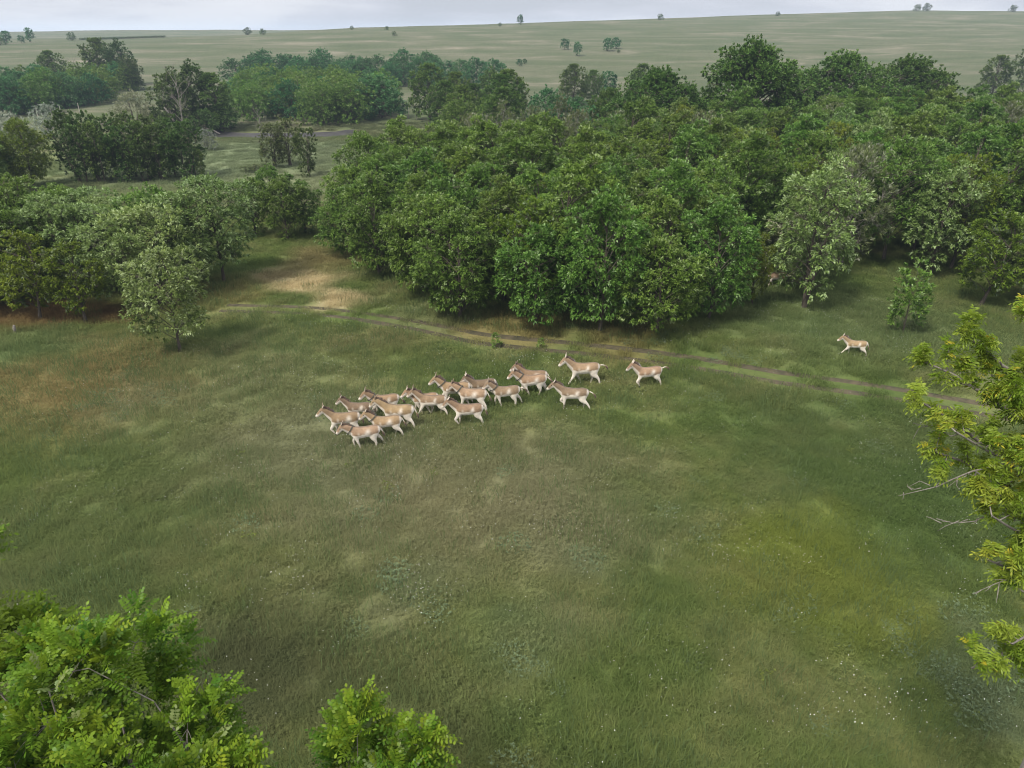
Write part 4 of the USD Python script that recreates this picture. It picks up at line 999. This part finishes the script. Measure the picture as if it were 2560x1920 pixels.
for p, d, k in [((2245, 1235), 9.6, 1160), ((2340, 1310), 9.2, 1270), ((2440, 1480), 8.8, 1370), ((2290, 1060), 9.9, 1100)]:         # bare dead twigs
    e = world_at(*p, d); a = world_at(p[0] + 280, k, d - 0.3)
    q = np.linspace(0, 1, 7)[:, None]
    pl = a + (e - a) * q + rng.normal(size=(7, 3)) * 0.03
    woods.append(tube(pl, 0.016 * (1 - 0.8 * q[:, 0]), 5))
    for s in np.linspace(0.3, 0.95, 9):
        b = a + (e - a) * s
        t2 = b + unit(rng.normal(size=3) + unit(e - a)) * rng.uniform(0.1, 0.32)
        woods.append(tube(np.array([b, (b + t2) / 2 + rng.normal(size=3) * 0.02, t2]), np.array([0.007, 0.005, 0.002]), 4))
near_tree('maple_tree', 'airy yellowish green maple reaching in from the right edge with bare grey twigs', mloc, 78, np.array(tips), np.array(outs), join(woods), 13, 0.14, 3, 0.0095, 0.068, 1.2, P_MAPLE, 'pale_bark', 0.8)

# ------------------------------------------------------------------ grass, flowers, sage
def tuft_patch(seed, blades, radius, hmin, hmax, wid):
    rng = np.random.default_rng(seed)
    k = blades
    a, r = rng.uniform(0, 2 * np.pi, k), radius * np.sqrt(rng.random(k))
    clump = rng.integers(0, 16, k); ca, cr_ = rng.uniform(0, 2 * np.pi, 16), radius * np.sqrt(rng.random(16))
    px, py = 0.45 * r * np.cos(a) + 0.55 * cr_[clump] * np.cos(ca[clump]), 0.45 * r * np.sin(a) + 0.55 * cr_[clump] * np.sin(ca[clump])
    hh = rng.uniform(hmin, hmax, k) * (0.7 + 0.6 * rng.random(16)[clump])
    az = rng.uniform(0, 2 * np.pi, k); ln = rng.uniform(0.25, 1.15, k) * hh
    dx, dy = np.cos(az), np.sin(az)
    z0 = np.zeros(k)
    b = np.stack([px, py, z0 - 0.03], -1); lean = np.stack([dx, dy, z0], -1)
    sd = np.stack([-dy, dx, z0], -1) * (wid * rng.uniform(0.6, 1.3, k))[:, None]
    mid = b + lean * (0.3 * ln)[:, None] + np.stack([z0, z0, 0.62 * hh], -1)
    tip = b + lean * ln[:, None] + np.stack([z0, z0, hh * rng.uniform(0.55, 0.95, k)], -1)
    v = np.stack([b - sd, b + sd, mid - sd * 0.8, mid + sd * 0.8, tip], 1).reshape(-1, 3)
    f = np.array([[0, 1, 3], [0, 3, 2], [2, 3, 4]])[None] + 5 * np.arange(k)[:, None, None]
    return v, f.reshape(-1, 3)


def instancer(name, protos, mat, pos, yaw, scale, which, label, kind='stuff', cat=None):
    pi = UsdGeom.PointInstancer.Define(stage, '/World/' + name)
    paths = []
    for q, p in enumerate(protos):
        m = define(f'/World/{name}/kinds/{"abcdefghijkl"[q]}_patch', p[0], p[1], p[2] if len(p) > 2 else mat)
        paths.append(m.GetPath())
    pi.CreatePrototypesRel().SetTargets(paths)
    pi.CreatePositionsAttr(Vt.Vec3fArray.FromNumpy(np.asarray(pos, np.float32)))
    pi.CreateProtoIndicesAttr(Vt.IntArray.FromNumpy(np.asarray(which, np.int32)))
    pi.CreateScalesAttr(Vt.Vec3fArray.FromNumpy(np.asarray(scale, np.float32)))
    h = np.asarray(yaw) / 2
    pi.CreateOrientationsAttr(Vt.QuathArray([Gf.Quath(float(math.cos(t)), 0, 0, float(math.sin(t))) for t in h]))
    tag(pi, label, cat, kind=kind)


rng = np.random.default_rng(9)


def field(x0, x1, y0, y1, dens, margin=1.06):
    k = int((x1 - x0) * (y1 - y0) * dens)
    x, y = rng.uniform(x0, x1, k), rng.uniform(y0, y1, k)
    ok = visible(x, y, 0.2, margin)
    x, y = x[ok], y[ok]
    wet = (np.abs(y - np.interp(x, mud[np.argsort(mud[:, 0]), 0], mud[np.argsort(mud[:, 0]), 1])) < 4.5) & (x > mud[:, 0].min()) & (x < mud[:, 0].max()) if y1 > 100 else np.zeros(len(x), bool)
    x, y = x[~wet], y[~wet]
    near_track = np.min(np.hypot(x[:, None] - track[None, ::2, 0], y[:, None] - track[None, ::2, 1]), axis=1)
    ok = (near_track > 0.72) | (rng.random(len(x)) < 0.12)
    return x[ok], y[ok], near_track[ok]


def herb_patch(seed, k, radius):
    """Low broad leaved meadow plants as rosettes and leafy stalks."""
    rng = np.random.default_rng(seed)
    a, r = rng.uniform(0, 2 * np.pi, k), radius * np.sqrt(rng.random(k))
    base = np.stack([r * np.cos(a), r * np.sin(a), rng.uniform(0.0, 0.22, k)], -1)
    P = np.repeat(base, 8, 0) + rng.normal(size=(k * 8, 3)) * [0.02, 0.02, 0.03]
    D = unit(rng.normal(size=(len(P), 3)) * [1, 1, 0.4] + [0, 0, 0.6])
    return simple_leaves(P, D, 0.065 * rng.uniform(0.6, 1.3, len(P)), 0.022 * rng.uniform(0.6, 1.4, len(P)), 0.6, rng)[:2]


grass = [tuft_patch(200 + q, 360, 0.75, 0.06, 0.24, 0.007) for q in range(3)] + [herb_patch(220, 70, 0.7)] + [tuft_patch(230, 340, 0.75, 0.10, 0.30, 0.0065)] + [tuft_patch(210 + q, 300, 0.7, 0.12, 0.32, 0.0075) for q in range(3)]
x1, y1, t1 = field(-27, 27, 9, 30, 4.6)
x2, y2, t2 = field(-48, 52, 30, 72, 2.1)
x3, y3, t3 = field(-70, 60, 72, 165, 0.55)
x, y = np.concatenate([x1, x2, x3]), np.concatenate([y1, y2, y3])
tt = np.concatenate([t1, t2, t3])
tall = interp_noise(x, y, 7.0, 31) + 0.25 * np.exp(-((x - hit(2050, 1380)[0]) ** 2 + (y - hit(2050, 1380)[1]) ** 2) / 12) + 0.12 * ((y > 38) & (x > 10)) + 0.15 * np.exp(-((y - (45 - 0.28 * x)) / 4) ** 2)
which = np.where(tall > 0.58, rng.integers(5, 8, len(x)), rng.integers(0, 5, len(x)))
s = np.where(y < 30, 1.0, np.where(y < 72, 1.25, 1.9)) * rng.uniform(0.8, 1.25, len(x))
sz = np.where(y < 72, 1.0, 0.9) * rng.uniform(0.6, 1.35, len(x)) * (0.6 + 0.8 * interp_noise(x, y, 3.0, 33))
sc = np.stack([s, s, s * sz], -1)
instancer('meadow_grass', grass, 'grass_blade', np.stack([x, y, height(x, y)], -1), rng.uniform(0, 6.28, len(x)), sc, which, 'green and dry meadow grass covering the ground around the herd', cat='grass')


def stalk_patch(seed, k, radius):
    """Upright seed stalks standing singly above the turf, some with a drooping head."""
    rng = np.random.default_rng(seed)
    a, r = rng.uniform(0, 2 * np.pi, k), radius * np.sqrt(rng.random(k))
    p = np.stack([r * np.cos(a), r * np.sin(a), np.zeros(k)], -1)
    h = rng.uniform(0.24, 0.52, k)
    ln = rng.normal(size=(k, 2)) * 0.10
    az = rng.uniform(0, np.pi, k)
    sd = np.stack([np.cos(az), np.sin(az), np.zeros(k)], -1) * rng.uniform(0.004, 0.0085, k)[:, None]
    top = p + np.concatenate([ln, h[:, None]], 1)
    mid = p + np.concatenate([ln * 0.45, h[:, None] * 0.6], 1)
    v = np.stack([p - sd * 0.6, p + sd * 0.6, mid - sd, mid + sd, top - sd * 1.3, top + sd * 1.3], 1).reshape(-1, 3)
    f = np.array([[0, 1, 3], [0, 3, 2], [2, 3, 5], [2, 5, 4]])[None] + 6 * np.arange(k)[:, None, None]
    return v, f.reshape(-1, 3)


usdkit.material(stage, L + 'stalk', {'g': ('geometry', {}), 'r': ('rgb_ramp', {'ramp': [(0.0, (0.10, 0.14, 0.05)), (0.35, (0.21, 0.25, 0.115)), (0.6, (0.33, 0.31, 0.18)), (0.85, (0.42, 0.34, 0.22)), (1.0, (0.28, 0.19, 0.11))]}),
                'd': ('principled_bsdf', {'roughness': 0.8, 'specular_ior_level': 0.08}), 't': ('translucent_bsdf', {}), 'm': ('mix_closure', {'fac': 0.4})},
                [('g.random_per_island', 'r.fac'), ('r.color', 'd.base_color'), ('r.color', 't.color'), ('d.BSDF', 'm.closure1'), ('t.BSDF', 'm.closure2')], surface='m.closure')
kx, ky, kt = field(-30, 34, 10, 56, 2.6)
kn = interp_noise(kx, ky, 5.0, 71, 4)
keep = (rng.random(len(kx)) < np.clip((kn - 0.32) * 2.4, 0.08, 1)) & (kt > 0.8)
kx, ky = kx[keep], ky[keep]
instancer('seed_stalks', [stalk_patch(330 + q, 30, 0.6) for q in range(4)], 'stalk', np.stack([kx, ky, height(kx, ky)], -1), rng.uniform(0, 6.28, len(kx)), np.repeat(rng.uniform(0.7, 1.2, (len(kx), 1)), 3, 1), rng.integers(0, 4, len(kx)), 'pale upright grass stalks standing thinly above the meadow turf', cat='grass')


def flower_patch(seed, k, radius, size):
    rng = np.random.default_rng(seed)
    out = []
    for _ in range(k):
        a, r = rng.uniform(0, 6.28), radius * math.sqrt(rng.random())
        c = np.array([r * math.cos(a), r * math.sin(a), rng.uniform(0.28, 0.46)])
        t = np.arange(6) * np.pi / 3
        rim = c + size * rng.uniform(0.7, 1.2) * np.stack([np.cos(t), np.sin(t), 0 * t - 0.25], -1)
        tl = rng.normal(size=2) * 0.25
        rim[:, 2] += (rim[:, :2] - c[:2]) @ tl
        out.append((np.vstack([[c + [0, 0, size * 0.35]], rim]), np.array([[0, 1 + q, 1 + (q + 1) % 6] for q in range(6)])))
    return join(out)


flowers = [flower_patch(300, 3, 0.5, 0.0125), flower_patch(301, 6, 0.65, 0.012), flower_patch(302, 10, 0.8, 0.0125)]
fx, fy, _ = field(-24, 26, 11, 48, 1.5)
fn = interp_noise(fx, fy, 4.5, 41, 4)
spots_ = [g2(*p) for p in [(950, 1520), (1000, 1500), (2150, 1690), (1980, 1760), (2250, 1800), (1700, 1660), (1650, 1560), (560, 1480), (520, 1420), (760, 1440), (1010, 1120), (1330, 920), (2200, 1180), (2140, 1150), (450, 1060), (620, 1180), (880, 830), (1250, 880), (1940, 1380)]]
bonus = sum(np.exp(-((fx - p[0]) ** 2 + (fy - p[1]) ** 2) / 1.4) for p in spots_)
keep = (rng.random(len(fx)) < np.clip((fn - 0.52) * 2.0, 0, 1) + 0.6 * np.clip(bonus, 0, 1) + 0.2)
fx, fy, bonus = fx[keep], fy[keep], bonus[keep]
instancer('white_flowers', flowers, 'petal', np.stack([fx, fy, height(fx, fy)], -1), rng.uniform(0, 6.28, len(fx)), np.ones((len(fx), 3)), np.where(bonus > 0.5, rng.integers(1, 3, len(fx)), rng.integers(0, 2, len(fx))), 'tiny white meadow flowers scattered through the grass', cat='flowers')


def sage_patch(seed, k, radius, size):
    rng = np.random.default_rng(seed)
    a, r = rng.uniform(0, 6.28, k), radius * np.sqrt(rng.random(k))
    base = np.stack([r * np.cos(a), r * np.sin(a), rng.uniform(0.02, 0.22, k)], -1)
    P = np.repeat(base, 7, 0)
    D = unit(rng.normal(size=(len(P), 3)) * [1, 1, 0.3] + [0, 0, 0.7])
    return simple_leaves(P, D, size * rng.uniform(0.7, 1.2, len(P)), size * 0.4, 0.5, rng)[:2]


usdkit.material(stage, L + 'sage_leaf', {'i': ('geometry', {}), 'r': ('rgb_ramp', {'ramp': [(0.0, (0.10, 0.135, 0.065)), (1.0, (0.20, 0.225, 0.135))]}), 'p': ('principled_bsdf', {'roughness': 0.8, 'specular_ior_level': 0.15})}, [('i.random_per_island', 'r.fac'), ('r.color', 'p.base_color')], surface='p.BSDF')
usdkit.material(stage, L + 'lime_leaf', {'i': ('geometry', {}), 'r': ('rgb_ramp', {'ramp': [(0.0, (0.10, 0.125, 0.02)), (1.0, (0.21, 0.205, 0.03))]}), 'p': ('principled_bsdf', {'roughness': 0.7, 'specular_ior_level': 0.15})}, [('i.random_per_island', 'r.fac'), ('r.color', 'p.base_color')], surface='p.BSDF')
gx, gy, _ = field(-24, 26, 11, 48, 2.4)
amt = np.zeros(len(gx))
for px, py, rad, a_ in [(2430, 1640, 1.7, 0.85), (2500, 1780, 1.6, 0.7), (2380, 1750, 1.0, 0.6), (1030, 1480, 1.0, 0.7), (1440, 1390, 1.1, 0.4), (1350, 1640, 1.1, 0.4), (330, 990, 2.0, 0.7), (1800, 895, 1.5, 0.8), (1640, 870, 1.3, 0.6), (1950, 950, 1.0, 0.5), (2020, 1570, 0.8, 0.5)]:
    c = g2(px, py)
    amt = np.maximum(amt, a_ * 0.75 * np.clip(1.8 - 1.1 * np.hypot(gx - c[0], gy - c[1]) / rad, 0, 1) * (0.4 + 1.2 * interp_noise(gx, gy, 0.8, 51)))
keep = rng.random(len(gx)) < amt + 0.012
gx, gy = gx[keep], gy[keep]
instancer('sage_plants', [sage_patch(310 + q, 75, 0.5, 0.05) for q in range(3)], 'sage_leaf', np.stack([gx, gy, height(gx, gy)], -1), rng.uniform(0, 6.28, len(gx)), np.repeat(rng.uniform(0.7, 1.3, (len(gx), 1)), 3, 1), rng.integers(0, 3, len(gx)), 'low grey green sage plants in patches among the grass', cat='plants')
lx, ly, _ = field(-14, 18, 11, 36, 0.035)
keep = interp_noise(lx, ly, 5.0, 61) > 0.5
lx, ly = lx[keep], ly[keep]
instancer('yellow_weeds', [sage_patch(320 + q, 14, 0.2, 0.05) for q in range(2)], 'lime_leaf', np.stack([lx, ly, height(lx, ly) + 0.15], -1), rng.uniform(0, 6.28, len(lx)), np.repeat(rng.uniform(0.7, 1.4, (len(lx), 1)), 3, 1), rng.integers(0, 2, len(lx)), 'yellow green weeds dotted singly through the near grass', cat='weeds')

# ------------------------------------------------------------------ the air
bx = trimesh.creation.box((8200, 3160, 58))
bx.apply_translation((0, 1480, 26.4))
if HAZE > 0:
    tag(define('/World/haze', bx.vertices, bx.faces, 'haze'), 'faint bluish haze between the viewer and the far hill', kind='stuff')
